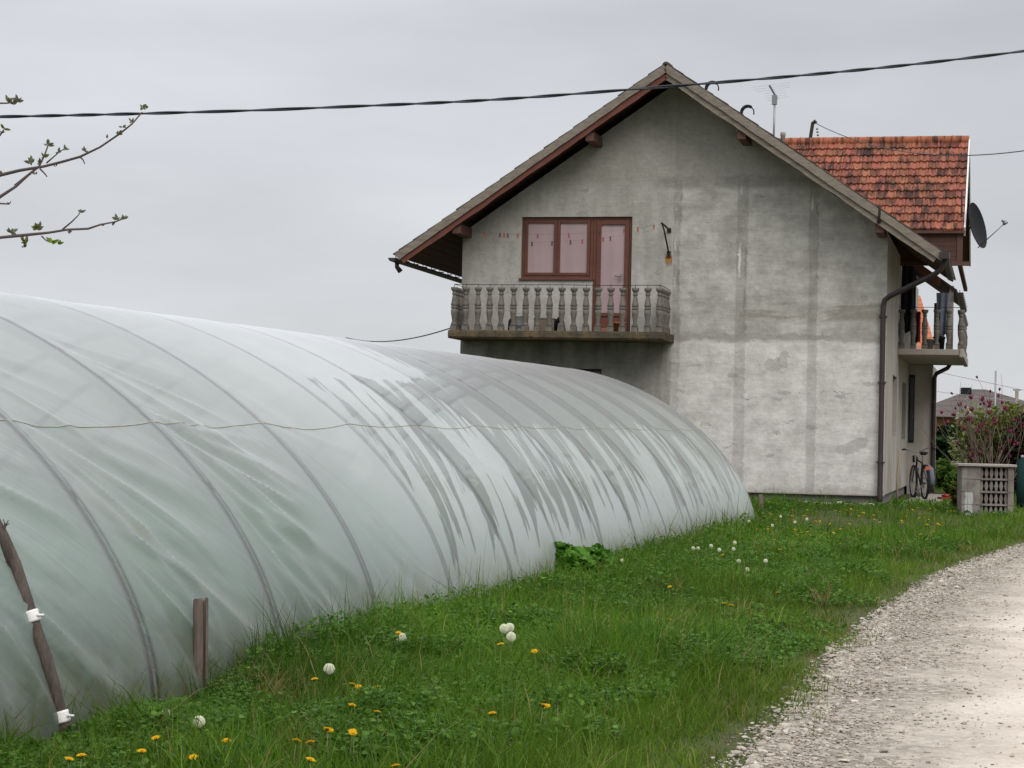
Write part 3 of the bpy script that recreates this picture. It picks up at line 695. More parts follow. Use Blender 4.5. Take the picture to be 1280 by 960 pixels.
val = t.addm(val, t.addm(t.mul(topc, .42), t.mul(mid, t.addm(.04, t.mul(ribn, .17)))))
val = t.addm(val, t.mul(farz, t.mul(t.sstep(v, .8, 2.3), .07)))
val = t.sub(val, t.mul(t.sub(1., mid), .40)); val = t.addm(val, t.mul(topc, t.mul(t.sub(1., mid), .40)))
clear = t.sstep(val, .685, .72)
clear = t.mul(clear, .92)
# soft see-through of the bare film low down and in the near bays
thin = t.addm(t.mul(t.sstep(v, .1, 2.1, 1., 0.), t.sstep(u, 4., 9., 1., .45)), 0.)
grime = t.mul(t.sstep(t.addm(v, t.mul(t.sub(n3, .5), .6)), .0, .62, 1., 0.), t.sstep(t.noise(uv, 5, 4), .25, .65))
fogc = t.mix(t.sstep(n3, .35, .65), (.78, .81, .805), (.85, .87, .865)); alg = t.mul(t.sstep(t.addm(v, t.mul(t.sub(n3, .5), 1.4)), .2, 2.3, 1., 0.), t.sstep(u, 3., 11., 1., .35)); fogc = t.mix(alg, fogc, (.70, .815, .785)); fogc = t.mix(t.mul(grime, .75), fogc, (.44, .40, .20))
fogc = t.mix(t.mul(clear, .8), fogc, (.50, .51, .50)); trc = t.mix(clear, (.82, .945, .90), (.66, .68, .66)); dif = t.n('ShaderNodeBsdfDiffuse'); t.l(fogc, dif.inputs[0])
trl = t.n('ShaderNodeBsdfTranslucent'); t.l(t.mix(t.mul(grime, .7), t.mix(t.mul(alg, .6), trc, (.79, .945, .90)), (.60, .56, .30)), trl.inputs[0])
cre = t.noise(t.comb(t.mul(t.addm(v, t.mul(u, .95)), 7.), t.mul(t.sub(v, u), .55), 0.), 1.0, 3, .6, .3)
cre = t.mul(t.math('ABSOLUTE', t.sub(cre, .5)), t.mul(t.sstep(u, 4.2, 6., 1., .1), t.sstep(v, 1.5, 2.6, 1., .1)))
bump = t.bump(t.addm(t.mul(t.noise(t.scale(uv, (3, 14, 1)), 1.5, 3), .06), t.mul(cre, -.8)), .55, .03)
t.l(bump, dif.inputs['Normal'])
body = t.n('ShaderNodeMixShader'); t.l(t.sstep(u, 3., 8.5, .68, .52), body.inputs[0]); t.l(dif.outputs[0], body.inputs[1]); t.l(trl.outputs[0], body.inputs[2])
tr = t.n('ShaderNodeBsdfTransparent'); tr.inputs[0].default_value = (.90, .96, .935, 1)
rd_ = t.mul(t.math('MINIMUM', pb_, t.sub(1., pb_)), RIBD)      # metres from the nearest hoop; the film clings there and looks clearer
cling = t.sstep(rd_, .022, .085, 1., 0.)
seeth = t.addm(t.mul(cling, .40), t.addm(t.addm(t.sstep(u, 3., 8.5, .27, .14), t.addm(t.mul(thin, .10), t.mul(t.sstep(v, .1, 1.0, 1., 0.), .16))), t.mul(clear, .36)))
ms = t.n('ShaderNodeMixShader'); t.l(t.math('MINIMUM', seeth, .86), ms.inputs[0]); t.l(body.outputs[0], ms.inputs[1]); t.l(tr.outputs[0], ms.inputs[2])
gl = t.n('ShaderNodeBsdfGlossy'); gl.inputs['Roughness'].default_value = .28; gl.inputs[0].default_value = (1, 1, 1, 1)
fr = t.n('ShaderNodeFresnel'); fr.inputs[0].default_value = 1.42; t.l(bump, fr.inputs['Normal']); t.l(bump, gl.inputs['Normal'])
mg = t.n('ShaderNodeMixShader'); t.l(t.mul(fr.outputs[0], .8), mg.inputs[0]); t.l(ms.outputs[0], mg.inputs[1]); t.l(gl.outputs[0], mg.inputs[2])
M['film'] = t.done(mg.outputs[0])
film = np_mesh('film', P.reshape(-1, 3), Fc, None, M['film'], tunnel, True)
ul = film.data.uv_layers.new(name='UVMap'); ul.data.foreach_set('uv', np.stack([SG, VG], -1).reshape(-1, 2).astype(np.float32)[Fc.ravel()].ravel())
# closed far end
ev = [tuple(tpt(TEND-.01, float(q))) for q in np.linspace(0, ALEN, 60)]
em = MB(); em.add(ev, [tuple(range(60))]); eo = em.build('end_film', M['film'], tunnel); eo.data.uv_layers.new(name='UVMap')
for l_ in eo.data.uv_layers[0].data: l_.uv = (3., 2.)
# hoops, ridge pole, twine
for k in range(NR):
    s = RIB0+k*RIBD
    if s > TEND+.05: break
    b = MB(); b.tube([tuple(tpt(s, float(q), -.043)) for q in np.linspace(0.02, ALEN-.02, 80)], .037, 10); b.build('rib', M['pipe_rib'], tunnel)
b = MB(); b.tube([tuple(tpt(float(s), ALEN/2, -.07)) for s in np.arange(RIB0, TEND, .6)], .022, 6); b.build('ridge_pole', M['pipe_rib'], tunnel)
vz16 = float(np.interp(1.52, AZ[:1000], AL[:1000]))
b = MB(); pts = []
for s in np.arange(RIB0, TEND, .12):
    p = (s-RIB0) % RIBD/RIBD; sg = .07*math.sin(math.pi*p)*(.4+.9*float(vnoise(math.floor((s-RIB0)/RIBD)*3.7, 1, 4)))*.5
    v0 = vz16-sg+.02*float(vnoise(s*2, 5, 6)); pts.append(tuple(tpt(s, v0, float(film_off(np.array(s), np.array(v0)))+.003)))
b.tube(pts, .0026, 5); b.build('twine', M['twine'], tunnel)
# laths and a post standing inside against the film
def inner(name, s0, v0, s1, v1, mat, wd=.045):
    b = MB(); pts = [tuple(tpt(float(s0+(s1-s0)*f), float(v0+(v1-v0)*f), float(film_off(np.array(s0+(s1-s0)*f), np.array(v0+(v1-v0)*f)))-.035)) for f in np.linspace(0, 1, 30)]; b.tube(pts, wd/2, 6, squash=.8); b.build(name, mat, tunnel)
inner('brace', 1.42, 1.34, 2.95, .18, M['lath']); inner('brace', -.6, 2.05, 1.25, 1.42, M['pipe_rib'], .04)
b = MB(); b.box(-.88, -.80, .45, .53, -.1, 1.22); b.build('inner_post', M['old_post'], tunnel)

# small pale plastic scrap at the near foot of the film, gathered round a peg
# ---------------------------------------------------------------- vegetation
ET = np.array([math.cos(TT), -math.sin(TT)]); DT = np.array([math.sin(TT), math.cos(TT)])
def tunnel_side(x, y):     # metres outside the tunnel's right foot (negative: inside)
    return (x-TX)*ET[0]+(y-TY)*ET[1]
def tunnel_s(x, y): return (x-TX)*DT[0]+(y-TY)*DT[1]
def house_loc(x, y):
    dx, dy = x-HX, y-HY; return dx*EU[0]+dy*EU[1], dx*ED[0]+dy*ED[1]
def allowed(x, y, edge=0.):
    u, d = house_loc(x, y)
    ok = (x < road_left(y)+edge)
    ok &= ~((u < .05) & (u > -8.1) & (d > -.12))
    ok &= ~((u > -.2) & (u < .9) & (d > 3.2) & (d < 12.6))
    ts = tunnel_s(x, y); inside = (tunnel_side(x, y) < .03) & (tunnel_side(x, y) > -2*TA) & (ts < TEND+.1)
    return ok & ~inside
def sample(n, y0, y1, pad=.6, pw=1.):
    y = (y0**pw+(y1**pw-y0**pw)*RNG.random(n))**(1/pw)
    x0 = -640/F*y-pad; x1 = 640/F*y+pad; x = x0+(x1-x0)*RNG.random(n)
    return x, y
def mound(x, y):
    """how tall the sward stands (m)"""
    e = tunnel_side(x, y); r = road_left(y)-x
    h = .05+.15*fbm(x*1.1, y*.8, 3)**1.5*1.3+.12*ss(.60, .80, fbm(x*2.3, y*1.7, 33))
    h = h+.13*np.exp(-np.maximum(e, 0)/.55)*ss(9.2, 12, y)*(.35+.65*ss(10, 13.5, y))*(1-.6*ss(24, 31, y))
    h = h*(.30+.70*ss(.0, 1.1, r))
    u_, d_ = house_loc(x, y); h = h*(1-.35*ss(29, 33, y))*(1-.72*ss(-1.3, -.7, d_)*(d_ < .5))
    for qx_, qy_ in ((-1.695, 11.32), (-2.08, 9.64)): h = h*(1-.78*np.exp(-((x-qx_-.02)/.16)**2-((y-qy_+.35)/.55)**2))
    return h
BUMP = [(1.05, 13.1, .5, .30), (.42, 12.7, .35, .20), (1.35, 14.6, .5, .16), (.75, 11.0, .4, .10), (-.3, 11.6, .4, .08), (2.0, 18.5, .6, .12)]
def tuft(x, y):
    s = 0
    for bx_, by_, r_, h_ in BUMP: s = s+h_*np.exp(-(((x-bx_)/r_)**2+((y-by_)/(r_*1.7))**2))
    return s
def blades(name, x, y, hgt, wid, lean, col, mat, segs=3, z0=None):
    n = len(x); a = RNG.random(n)*2*np.pi; ca, sa = np.cos(a), np.sin(a)
    fa = RNG.normal(0, 1.2, n)+np.pi/2      # blades tend to show their width
    wx, wy = np.sin(fa), np.cos(fa)*.4
    base = gz(y) if z0 is None else z0
    V = np.zeros((n, 2*segs+1, 3)); Cc = np.zeros((n, 2*segs+1, 3))
    for k in range(segs+1):
        f = k/segs; r = lean*hgt*f**1.8; hz = hgt*f*(1-.35*lean*f)
        cx, cy, cz = x+ca*r, y+sa*r, base+hz-.01
        w = wid*(1-f**1.7)*.5
        sh = (1.+.25*f)
        if k < segs:
            V[:, 2*k] = np.stack([cx-wx*w, cy-wy*w, cz], -1); V[:, 2*k+1] = np.stack([cx+wx*w, cy+wy*w, cz], -1)
            Cc[:, 2*k] = Cc[:, 2*k+1] = col
        else:
            V[:, 2*k] = np.stack([cx, cy, cz], -1); Cc[:, 2*k] = col
    b = np.arange(n)[:, None]*(2*segs+1); tri = []
    for k in range(segs-1): tri += [(2*k, 2*k+1, 2*k+3), (2*k, 2*k+3, 2*k+2)]
    tri.append((2*segs-2, 2*segs-1, 2*segs))
    Fc = (b[:, :, None]+np.array(tri)[None]).reshape(-1, 3)
    return np_mesh(name, V.reshape(-1, 3), Fc, Cc.reshape(-1, 3), mat)
def palette(x, y, n):
    a = fbm(x*.7+3, y*.45, 61); r = np.maximum(road_left(y)-x, 0)
    dk = np.array([.033, .088, .009]); md = np.array([.092, .185, .014]); br = np.array([.16, .245, .03]); ye = np.array([.19, .19, .045]); dry = np.array([.26, .20, .095])
    f = np.clip(a*1.5-.25+RNG.normal(0, .22, n), 0, 1)[:, None]
    c = dk*(1-f)+md*f
    g = np.clip((RNG.random(n)-.72)/.28, 0, 1)[:, None]*.8; c = c*(1-g)+br*g
    yy_ = (np.exp(-r/.45)*.75+.15*ss(.62, .75, fbm(x*1.1, y*.8, 77)))*RNG.random(n); c = c*(1-yy_[:, None])+ye*yy_[:, None]
    d = (RNG.random(n) < .03+.16*ss(.66, .76, fbm(x*1.6, y*1.0, 103))+.05*np.exp(-r/.3))[:, None]; c = np.where(d, dry, c)
    big = fbm(x*.55+7, y*.35, 97)[:, None]; c = c*(.46+.92*big)
    return c*RNG.normal(1, .15, n)[:, None].clip(.5, 1.5)
def make_grass(n, y0, y1, wid, segs, pw, hmul=1.):
    x, y = sample(n, y0, y1, .6, pw)
    r = road_left(y)-x; k = allowed(x, y, .30) & (RNG.random(n) < .02+.30*ss(-.32, .0, r)*ss(.45, .65, fbm(x*2.2, y*1.6, 44))*1.6+.70*ss(-.12, .5, r)) & (RNG.random(n) < .45+.55*ss(.32, .5, fbm(x*1.5, y*1.0, 13)))
    x, y = x[k], y[k]; n = len(x); e = tunnel_side(x, y)
    h = (mound(x, y)*RNG.gamma(7, 1/7., n)*1.25+tuft(x, y)*RNG.random(n)**.5)*hmul
    lean = np.clip(RNG.normal(.55, .3, n), .05, 1.3)
    return x, y, h, wid*RNG.uniform(.6, 1.3, n), lean, palette(x, y, n), segs
for nm, args in (('grass', (160000, 8.2, 14.5, .0075, 3, 1.6)), ('grass', (135000, 14.5, 23, .0085, 2, 1.6)), ('grass', (120000, 23, 36.6, .0125, 2, 1.4)), ('grass', (60000, 36.6, 62, .03, 2, 1.2))):
    x, y, h, wd_, le, c, sg = make_grass(*args)
    tag(blades(nm, x, y, h, wd_, le, c, M['leaf'], sg), kind='stuff')
# broad leaves: clover, dandelion rosettes, creeping weeds
def discs(name, x, y, z, r, col, mat, tilt=.5, asp=1.3, k=6):
    n = len(x); a = RNG.random(n)*2*np.pi; ti = RNG.normal(0, tilt, n); ta = RNG.random(n)*2*np.pi
    nx_, ny_ = np.sin(ti)*np.cos(ta), np.sin(ti)*np.sin(ta); nz_ = np.cos(ti)
    N = np.stack([nx_, ny_, nz_], -1); U = np.stack([np.cos(a), np.sin(a), np.zeros(n)], -1); U -= N*(U*N).sum(-1, keepdims=True); U /= np.linalg.norm(U, axis=1, keepdims=True); Wv = np.cross(N, U)
    w = np.arange(k)*2*np.pi/k; shp = np.stack([np.cos(w)*asp, np.sin(w)], -1)
    V = np.stack([x, y, z], -1)[:, None]+r[:, None, None]*(U[:, None]*shp[None, :, :1]+Wv[:, None]*shp[None, :, 1:])
    V += N[:, None]*(r[:, None]*(.25*np.cos(2*w))[None])[..., None]
    Fc = np.arange(n*k).reshape(n, k)
    return np_mesh(name, V.reshape(-1, 3), Fc, np.repeat(col, k, 0), mat)
def weeds(n, y0, y1, r0, pw=1.6):
    x, y = sample(n, y0, y1, .6, pw); r = road_left(y)-x; e = tunnel_side(x, y)
    pat = fbm(x*.9, y*.7, 29)+.22*np.exp(-np.maximum(e, 0)/1.2)-.25*ss(.9, .2, r)-.12*ss(20, 33, y)
    k = allowed(x, y, -.15) & (RNG.random(n) < ss(.40, .60, pat)); x, y = x[k], y[k]; n = len(x)
    z = gz(y)+(mound(x, y)*.95+.015)*RNG.beta(3.2, 1.3, n)+.35*tuft(x, y)*RNG.random(n)
    f = RNG.random(n)[:, None]; c = np.array([.036, .092, .015])*(1-f)+np.array([.105, .20, .032])*f
    c = c*RNG.normal(1, .15, n)[:, None].clip(.6, 1.5)
    return x, y, z, r0*RNG.uniform(.5, 1.3, n), c
for a in ((130000, 8.2, 15, .0135), (85000, 15, 25, .017), (26000, 25, 36, .022)):
    x, y, z, r, c = weeds(*a); tag(discs('clover', x, y, z, r, c, M['leaf'], .55, 1.35), kind='stuff')
# long tussocks and dandelion rosettes
n = 420; x, y = sample(n*4, 8.6, 28); k = allowed(x, y, -.5) & (RNG.random(n*4) < .25+.75*ss(.5, .65, fbm(x*.8, y*.6, 71))); x, y = x[k][:n], y[k][:n]
nb = 46; X = np.repeat(x, nb)+RNG.normal(0, .045, len(x)*nb); Y = np.repeat(y, nb)+RNG.normal(0, .06, len(x)*nb); hh = np.repeat(RNG.uniform(.15, .32, len(x))*(1+.25*np.exp(-tunnel_side(x, y).clip(0)/1.2)), nb)*RNG.uniform(.5, 1.1, len(x)*nb)
cb = np.repeat(palette(x, y, len(x)), nb, 0)*RNG.normal(.95, .15, len(X))[:, None].clip(.5, 1.4)
tag(blades('tussocks', X, Y, hh, .0075*RNG.uniform(.7, 1.4, len(X)), RNG.uniform(.3, 1.2, len(X)), cb, M['leaf'], 3), kind='stuff')
n = 380; x, y = sample(n*3, 8.4, 26); k = allowed(x, y, -.9); x, y = x[k][:n], y[k][:n]; nb = 11
X = np.repeat(x, nb); Y = np.repeat(y, nb); f = RNG.random((len(X), 1)); cb = np.array([.045, .10, .018])*(1-f)+np.array([.085, .15, .03])*f
tag(blades('rosettes', X, Y, RNG.uniform(.10, .19, len(X)), .020*RNG.uniform(.6, 1.2, len(X)), RNG.uniform(.9, 1.6, len(X)), cb, M['leaf'], 3, z0=gz(Y)+.02+.3*mound(X, Y)), kind='stuff')
# dry bents and dead stalks
def seg_blades(name, n, y0, y1, fn, h0, col, wid):
    x, y = sample(n*6, y0, y1); k = allowed(x, y, -.1) & (RNG.random(n*6) < fn(x, y)); x, y = x[k][:n], y[k][:n]; n = len(x)
    c = np.tile(np.array(col), (n, 1))*RNG.normal(1, .25, n)[:, None].clip(.4, 1.6)
    return blades(name, x, y, h0*RNG.uniform(.4, 1.3, n), wid*np.ones(n), RNG.uniform(0, 1.0, n), c, M['leaf'], 2)
tag(seg_blades('dry_grass', 1600, 8.6, 34, lambda x, y: .1+.9*ss(.60, .7, fbm(x*1.3, y*.9, 88)), .16, (.24, .18, .09), .006), kind='stuff')
# tall grass right against the film
x = []; s = RNG.uniform(1.5, 22, 2600); e = np.abs(RNG.normal(0, .10, 2600))+.04
x = TX+DT[0]*s+ET[0]*e; y = TY+DT[1]*s+ET[1]*e; n = len(x); k = RNG.random(n) < ss(.42, .6, fbm(s*.9, 0*s, 15))
x, y = x[k], y[k]; n = len(x)
tag(blades('grass', x, y, RNG.uniform(.12, .34, n), .006*np.ones(n), RNG.uniform(.1, .7, n), palette(x, y, n), M['leaf'], 3), kind='stuff')
# crop and weeds growing inside the tunnel, seen through the film
n = 34000; s = RNG.uniform(-3.5, 22.5, n); row = RNG.choice([-.45, -1.2, -2.2, -3.2, -4.2, -5.3], n); wv_ = row+RNG.normal(0, .14, n)
wv_ = np.minimum(wv_, -.40); x = TX+DT[0]*s+ET[0]*wv_; y = TY+DT[1]*s+ET[1]*wv_; z = gz(y)+np.abs(RNG.normal(.26, .20, n))*(.4+1.2*fbm(s*1.2, row*3, 5)); z = np.minimum(z, gz(y)+np.interp(-wv_, -AW[:1000], AZ[:1000])-.28)
f = RNG.random(n)[:, None]; c = np.array([.07, .16, .06])*(1-f)+np.array([.15, .26, .10])*f
tag(discs('seedlings', x, y, z, RNG.uniform(.03, .075, n), c, M['leaf'], .6, 1.4), kind='stuff')
n = 9000; s = RNG.uniform(-3.5, 22.5, n); wv_ = -np.abs(RNG.normal(0.03, .16, n))-.03
x = TX+DT[0]*s+ET[0]*wv_; y = TY+DT[1]*s+ET[1]*wv_; f = RNG.random(n)[:, None]
tag(blades('weeds', x, y, RNG.uniform(.08, .34, n), .011*np.ones(n), RNG.uniform(.1, .6, n), np.array([.14, .13, .05])*(1-f)+np.array([.10, .12, .035])*f, M['leaf'], 2), kind='stuff')
so = MB(); vs = []
for s in (-4.1, 23.1):
    for w_ in (-.05, -6.45): vs.append((w_, s, tz(s, w_)+.012))
so.add(vs, [(0, 1, 3, 2)]); soil = so.build('soil', M['soil']); soil.location = (TX, TY, 0); soil.rotation_euler = (0, 0, -TT); tag(soil, kind='structure')

# ---------------------------------------------------------------- gravel
ico = bmesh.new(); bmesh.ops.create_icosphere(ico, subdivisions=1, radius=1); IV = np.array([v.co[:] for v in ico.verts]); IFc = np.array([[v.index for v in f.verts] for f in ico.faces]); ico.free()
def stones(name, x, y, z, r, col, flat=.5):
    n = len(x); k = len(IV); V = IV[None]*(1+.28*RNG.normal(0, 1, (n, k, 1)).clip(-1.5, 1.5)); sc_ = np.stack([RNG.uniform(.7, 1.4, n), RNG.uniform(.7, 1.3, n), flat*RNG.uniform(.6, 1.2, n)], -1)
    V = V*sc_[:, None]*r[:, None, None]; a = RNG.random(n)*2*np.pi; ca, sa = np.cos(a)[:, None], np.sin(a)[:, None]
    V = np.stack([V[..., 0]*ca-V[..., 1]*sa+x[:, None], V[..., 0]*sa+V[..., 1]*ca+y[:, None], V[..., 2]+z[:, None]], -1)
    Fc = (np.arange(n)[:, None, None]*k+IFc[None]).reshape(-1, 3)
    return np_mesh(name, V.reshape(-1, 3), Fc, np.repeat(col, k, 0), M['stone'])
n = 60000; y = (8.3**1.3+(37**1.3-8.3**1.3)*RNG.random(n))**(1/1.3); ofs = RNG.gamma(1.5, .34, n)-.16+.25*(fbm(y*.9, y*.2, 4)-.5); x = road_left(y)+ofs
k = (x < 640/F*y+.4) & (RNG.random(n) < .25+.75*ss(1.3, .35, ofs)) & (RNG.random(n) < ss(-.25, .12, ofs)); x, y, ofs = x[k], y[k], ofs[k]; n = len(x)
r = (.0038+.008*RNG.random(n)**3+.012*(RNG.random(n) < .02))*(1+.45*ss(.6, .1, ofs))
pal = np.array([(.34, .30, .25), (.28, .25, .21), (.41, .37, .315), (.20, .17, .14), (.29, .235, .18)]); c = pal[RNG.choice(5, n, p=[.34, .26, .20, .12, .08])]*RNG.normal(1, .1, n)[:, None]
zr = gz(y)+.012+.03*ss(0, .3, ofs)
tag(stones('gravel', x, y, zr+r*.25, r, c), kind='stuff')
n = 2600; y = (8.3**1.3+(33**1.3-8.3**1.3)*RNG.random(n))**(1/1.3); x = road_left(y)+RNG.uniform(.5, 3.4, n); r = .004+.010*RNG.random(n)**3; c = pal[RNG.choice(5, n, p=[.1, .3, .1, .3, .2])]*.8
tag(stones('gravel', x, y, gz(y)+.036+.2*r, r, c), kind='stuff')
# ---------------------------------------------------------------- small things
def ray(px, py):
    a_, b_ = px-640, py-480
    a = a_*math.cos(ROLL)+b_*math.sin(ROLL); b = -a_*math.sin(ROLL)+b_*math.cos(ROLL); v = -b/F
    return np.array([a/F, math.cos(PITCH)-v*math.sin(PITCH), math.sin(PITCH)+v*math.cos(PITCH)])
def gnd(px, py, dz=0.):
    r = ray(px, py); t = 1.5/-r[2]
    for _ in range(80): y = r[1]*t; t = .5*t+.5*(EYE-float(gz(y))-dz)/-r[2]
    return float(r[0]*t), float(r[1]*t), float(gz(r[1]*t))
def at(px, py, Y): r = ray(px, py); return Vector((r[0]*Y/r[1], Y, EYE+r[2]*Y/r[1]))
HINV = lambda u, d, z: Vector(hw(u, d, z))

# dandelions -------------------------------------------------------------------
def dandelion(x, y, kind, h, label, group, r):
    root = empty('dandelion', (x, y, float(gz(y)))); tag(root, label, 'flower', group)
    lx, ly = random.uniform(-.03, .03), random.uniform(-.03, .03)
    s = MB(); s.tube([(0, 0, 0), (lx*.4, ly*.4, h*.5), (lx, ly, h)], [.0026, .0022, .002], 5, col=(.12, .15, .05)); s.build('stem', M['vcol'], root)
    f = MB()
    if kind == 'y':
        tl = Matrix.Rotation(random.uniform(-.5, .5), 3, 'X') @ Matrix.Rotation(random.uniform(-.4, .4), 3, 'Y')
        for ring, (n, r1, z1, w) in enumerate(((13, 1., .10, .28), (11, .75, .22, .26), (8, .45, .32, .22))):
            for i in range(n):
                a = 2*math.pi*(i+.5*ring)/n; ca, sa = math.cos(a), math.sin(a); k = random.uniform(.85, 1.15)
                p = [(0, 0, .06), (r1*.6*k*ca-w*.5*sa, r1*.6*k*sa+w*.5*ca, z1+.06), (r1*k*ca, r1*k*sa, z1), (r1*.6*k*ca+w*.5*sa, r1*.6*k*sa-w*.5*ca, z1+.06)]
                vs = [tuple(tl @ Vector(q)*r+Vector((lx, ly, h))) for q in p]
                c = (.78, .50, .012) if ring < 2 else (.70, .38, .01)
                f.add(vs, [(0, 1, 2, 3)], col=tuple(v*random.uniform(.85, 1.1) for v in c))
        f.lathe([(.1*r, -.5*r), (.42*r, -.2*r), (.4*r, .05*r)], (lx, ly, h), 8, col=(.07, .11, .03))
        f.build('flower_head', M['petal'], root)
    else:
        core = Vector((lx, ly, h+r*.7)); f.lathe([(.05*r, -.7*r), (.16*r, -.15*r), (.14*r, .12*r), (.03*r, .18*r)], tuple(core), 8, col=(.25, .22, .16))
        N = 150; ga = math.pi*(3-5**.5)
        for i in range(N):
            zz = 1-2*(i+.5)/N; q = math.sqrt(1-zz*zz); dr = Vector((q*math.cos(ga*i), q*math.sin(ga*i), zz)); k = random.uniform(.9, 1.05)
            a = dr.orthogonal().normalized(); b = dr.cross(a); p0 = core+dr*r*.15; p1 = core+dr*r*.78*k
            f.add([p0-a*.0003, p0+a*.0003, p1+a*.0003, p1-a*.0003], [(0, 1, 2, 3)], col=(.6, .58, .52))
            vs = [core+dr*r*.76*k]+[core+dr*r*k+(a*math.cos(w)+b*math.sin(w))*r*.15 for w in np.arange(6)*math.pi/3]
            f.add(vs, [(0, 1+j, 1+(j+1) % 6) for j in range(6)], col=(.80, .79, .75))
        f.build('seed_head', M['petal'], root)
    return root
YN = [(202,923),(184,938),(81,948),(100,946),(234,947),(282,925),(396,849),(445,856),(453,859),(474,859),(433,881),(366,926),(388,927),(405,914),(412,912),(437,915),(444,917),(500,957),(476,890),(389,951)]
YM = [(496,791),(626,806),(672,815),(618,893),(681,882),(672,882),(840,775),(836,734),(907,755),(914,757),(902,694)]
YF = [(975,741),(948,662),(992,662),(1003,645),(977,687),(1012,665),(1042,666),(1013,668),(991,665),(1155,647),(1164,650),(1153,668),(1167,664),(1123,677),(1052,680),(1107,673),(1075,668),(1060,655),(985,660),(996,668),(970,650),(1035,655)]
for px, py in YN:
    h = random.uniform(.17, .23); x, y, z = gnd(px, py, h); dandelion(x, y, 'y', h, 'yellow dandelion in the near clover between the bent pole and the broken post', 'yellow dandelions near the broken post', .023) if px < 300 else dandelion(x, y, 'y', h, 'yellow dandelion in the near clover just to the right of the broken post', 'yellow dandelions right of the broken post', .023)
for px, py in YM:
    h = random.uniform(.2, .28); x, y, z = gnd(px, py, h); dandelion(x, y, 'y', h, 'yellow dandelion in the tall grass along the middle of the tunnel', 'yellow dandelions beside the middle of the tunnel', .024)
rs = random.Random(4)
for i in range(46):
    px = rs.uniform(950, 1190); YF.append((px, rs.uniform(634, 646+.12*(1190-px) if px < 1150 else 660)))
for px, py in YF:
    h = rs.uniform(.13, .2); x, y, z = gnd(px, py, h)
    if allowed(np.array([x]), np.array([y]), -.3)[0] and y < 36.4: dandelion(x, y, 'y', h, 'small yellow dandelion in the lawn between the tunnel end, the house and the track', 'yellow dandelions on the lawn before the house', .024)
WN = [((406,835), .034, .19, 'round white dandelion clock standing alone just right of the broken post'), ((251,902), .031, .15, 'round white dandelion clock right below the foot of the broken post'), ((506,797), .037, .2, 'round white dandelion clock beside a yellow flower at the foot of the film'), ((209,890), .022, .14, 'half-blown white dandelion clock left of the broken post')]
for (px, py), r, h, lab in WN:
    x, y, z = gnd(px, py, h); dandelion(x, y, 'w', h-r*.7, lab, 'white dandelion clocks', r*.9)
for px, py in [(628,790),(639,800),(638,788)]:
    h = .22; x, y, z = gnd(px, py, h); dandelion(x, y, 'w', h, 'white dandelion clock in the close cluster of three by the tall grass', 'cluster of three dandelion clocks', .030)
for px, py in [(779,703),(864,687),(874,687),(897,689),(915,688),(922,703),(934,714),(919,680),(929,658),(936,653),(977,647),(995,654),(963,658),(955,703),(888,684),(1008,650)]:
    h = .2; x, y, z = gnd(px, py, h)
    if allowed(np.array([x]), np.array([y]), -.1)[0]: dandelion(x, y, 'w', h, 'small white dandelion clock in the grass around the far end of the tunnel', 'dandelion clocks by the far end of the tunnel', .021)

# broken post -------------------------------------------------------------------
px_, py_, pz_ = gnd(250, 872); post = empty('broken_post', (px_, py_+.02, pz_), .2); tag(post, 'short split grey wooden post with a broken top, standing in the grass before the film', 'post')
def jag(cx, w, d, h, seed, name):
    b = MB(); rg = random.Random(seed); n = 10; rings = []
    zs = [-.05, .1, .2, .3, .4, h-.06, h-.02]
    for z in zs:
        rings.append([(cx+w*math.cos(2*math.pi*i/n)*(1+rg.uniform(-.07, .07)), d*math.sin(2*math.pi*i/n)*(1+rg.uniform(-.07, .07)), z+(rg.uniform(-.03, .03) if z > h-.05 else 0)) for i in range(n)])
    vs = [p for r_ in rings for p in r_]; fs = [(a*n+i, a*n+(i+1) % n, (a+1)*n+(i+1) % n, (a+1)*n+i) for a in range(len(zs)-1) for i in range(n)]; fs.append(tuple(range((len(zs)-1)*n, len(zs)*n)))
    b.add(vs, fs); return b.build(name, M['old_post'], post)
jag(-.013, .030, .037, .555, 3, 'post_core'); jag(.030, .011, .033, .565, 8, 'split_sliver')
for o_ in post.children: o_.rotation_euler = (0, R(-1.2), 0)

# bent pole with tape, lying against the film ---------------------------------------
pole = empty('bent_pole', gnd(86, 926)); tag(pole, 'dark crooked pole with two white tape bands leaning on the near film', 'pole')
Y0 = pole.location.y
pp = [(86, 935, 0), (79, 905, .0), (70, 870, .02), (57, 825, .05), (43, 782, .09), (33, 750, .13), (18, 705, .2), (3, 668, .28), (-12, 640, .36), (-45, 590, .5), (-75, 560, .62)]
pts = [at(a, b_, Y0-.02+c_*.25)-pole.location for a, b_, c_ in pp]
b = MB(); b.tube(pts, [.028, .030, .033, .035, .031, .031, .033, .027, .025, .022, .018], 10); pm = b.build('stem', M['bark'], pole)
for (i, f) in ((4, .35), (1, .25)):
    c_ = pts[i].lerp(pts[i+1], f); d_ = (pts[i+1]-pts[i]).normalized(); b = MB(); q = []
    for j in range(7): q.append(c_+d_*(-.028+.0095*j))
    b.tube(q, [.037, .041, .038, .042, .038, .041, .037], 12); b.tube([c_+d_*.01+Vector((.03, -.02, 0)), c_+Vector((.065, -.03, .012))], .007, 5); b.build('tape_band', M['tape'], pole)
b = MB(); c_ = pts[7]; b.tube([c_, c_+Vector((.012, -.01, .03)), c_+Vector((.02, -.01, .055))], [.008, .007, .004], 5)
for q in ((.03, .06), (.005, .065), (.035, .045)): b.tube([c_+Vector((.015, -.01, .04)), c_+Vector((q[0], -.012, q[1]+.01))], [.005, .002], 4)
b.build('bud', M['twig'], pole)
sc_ = MB(); sp = gnd(60, 918); n = 10
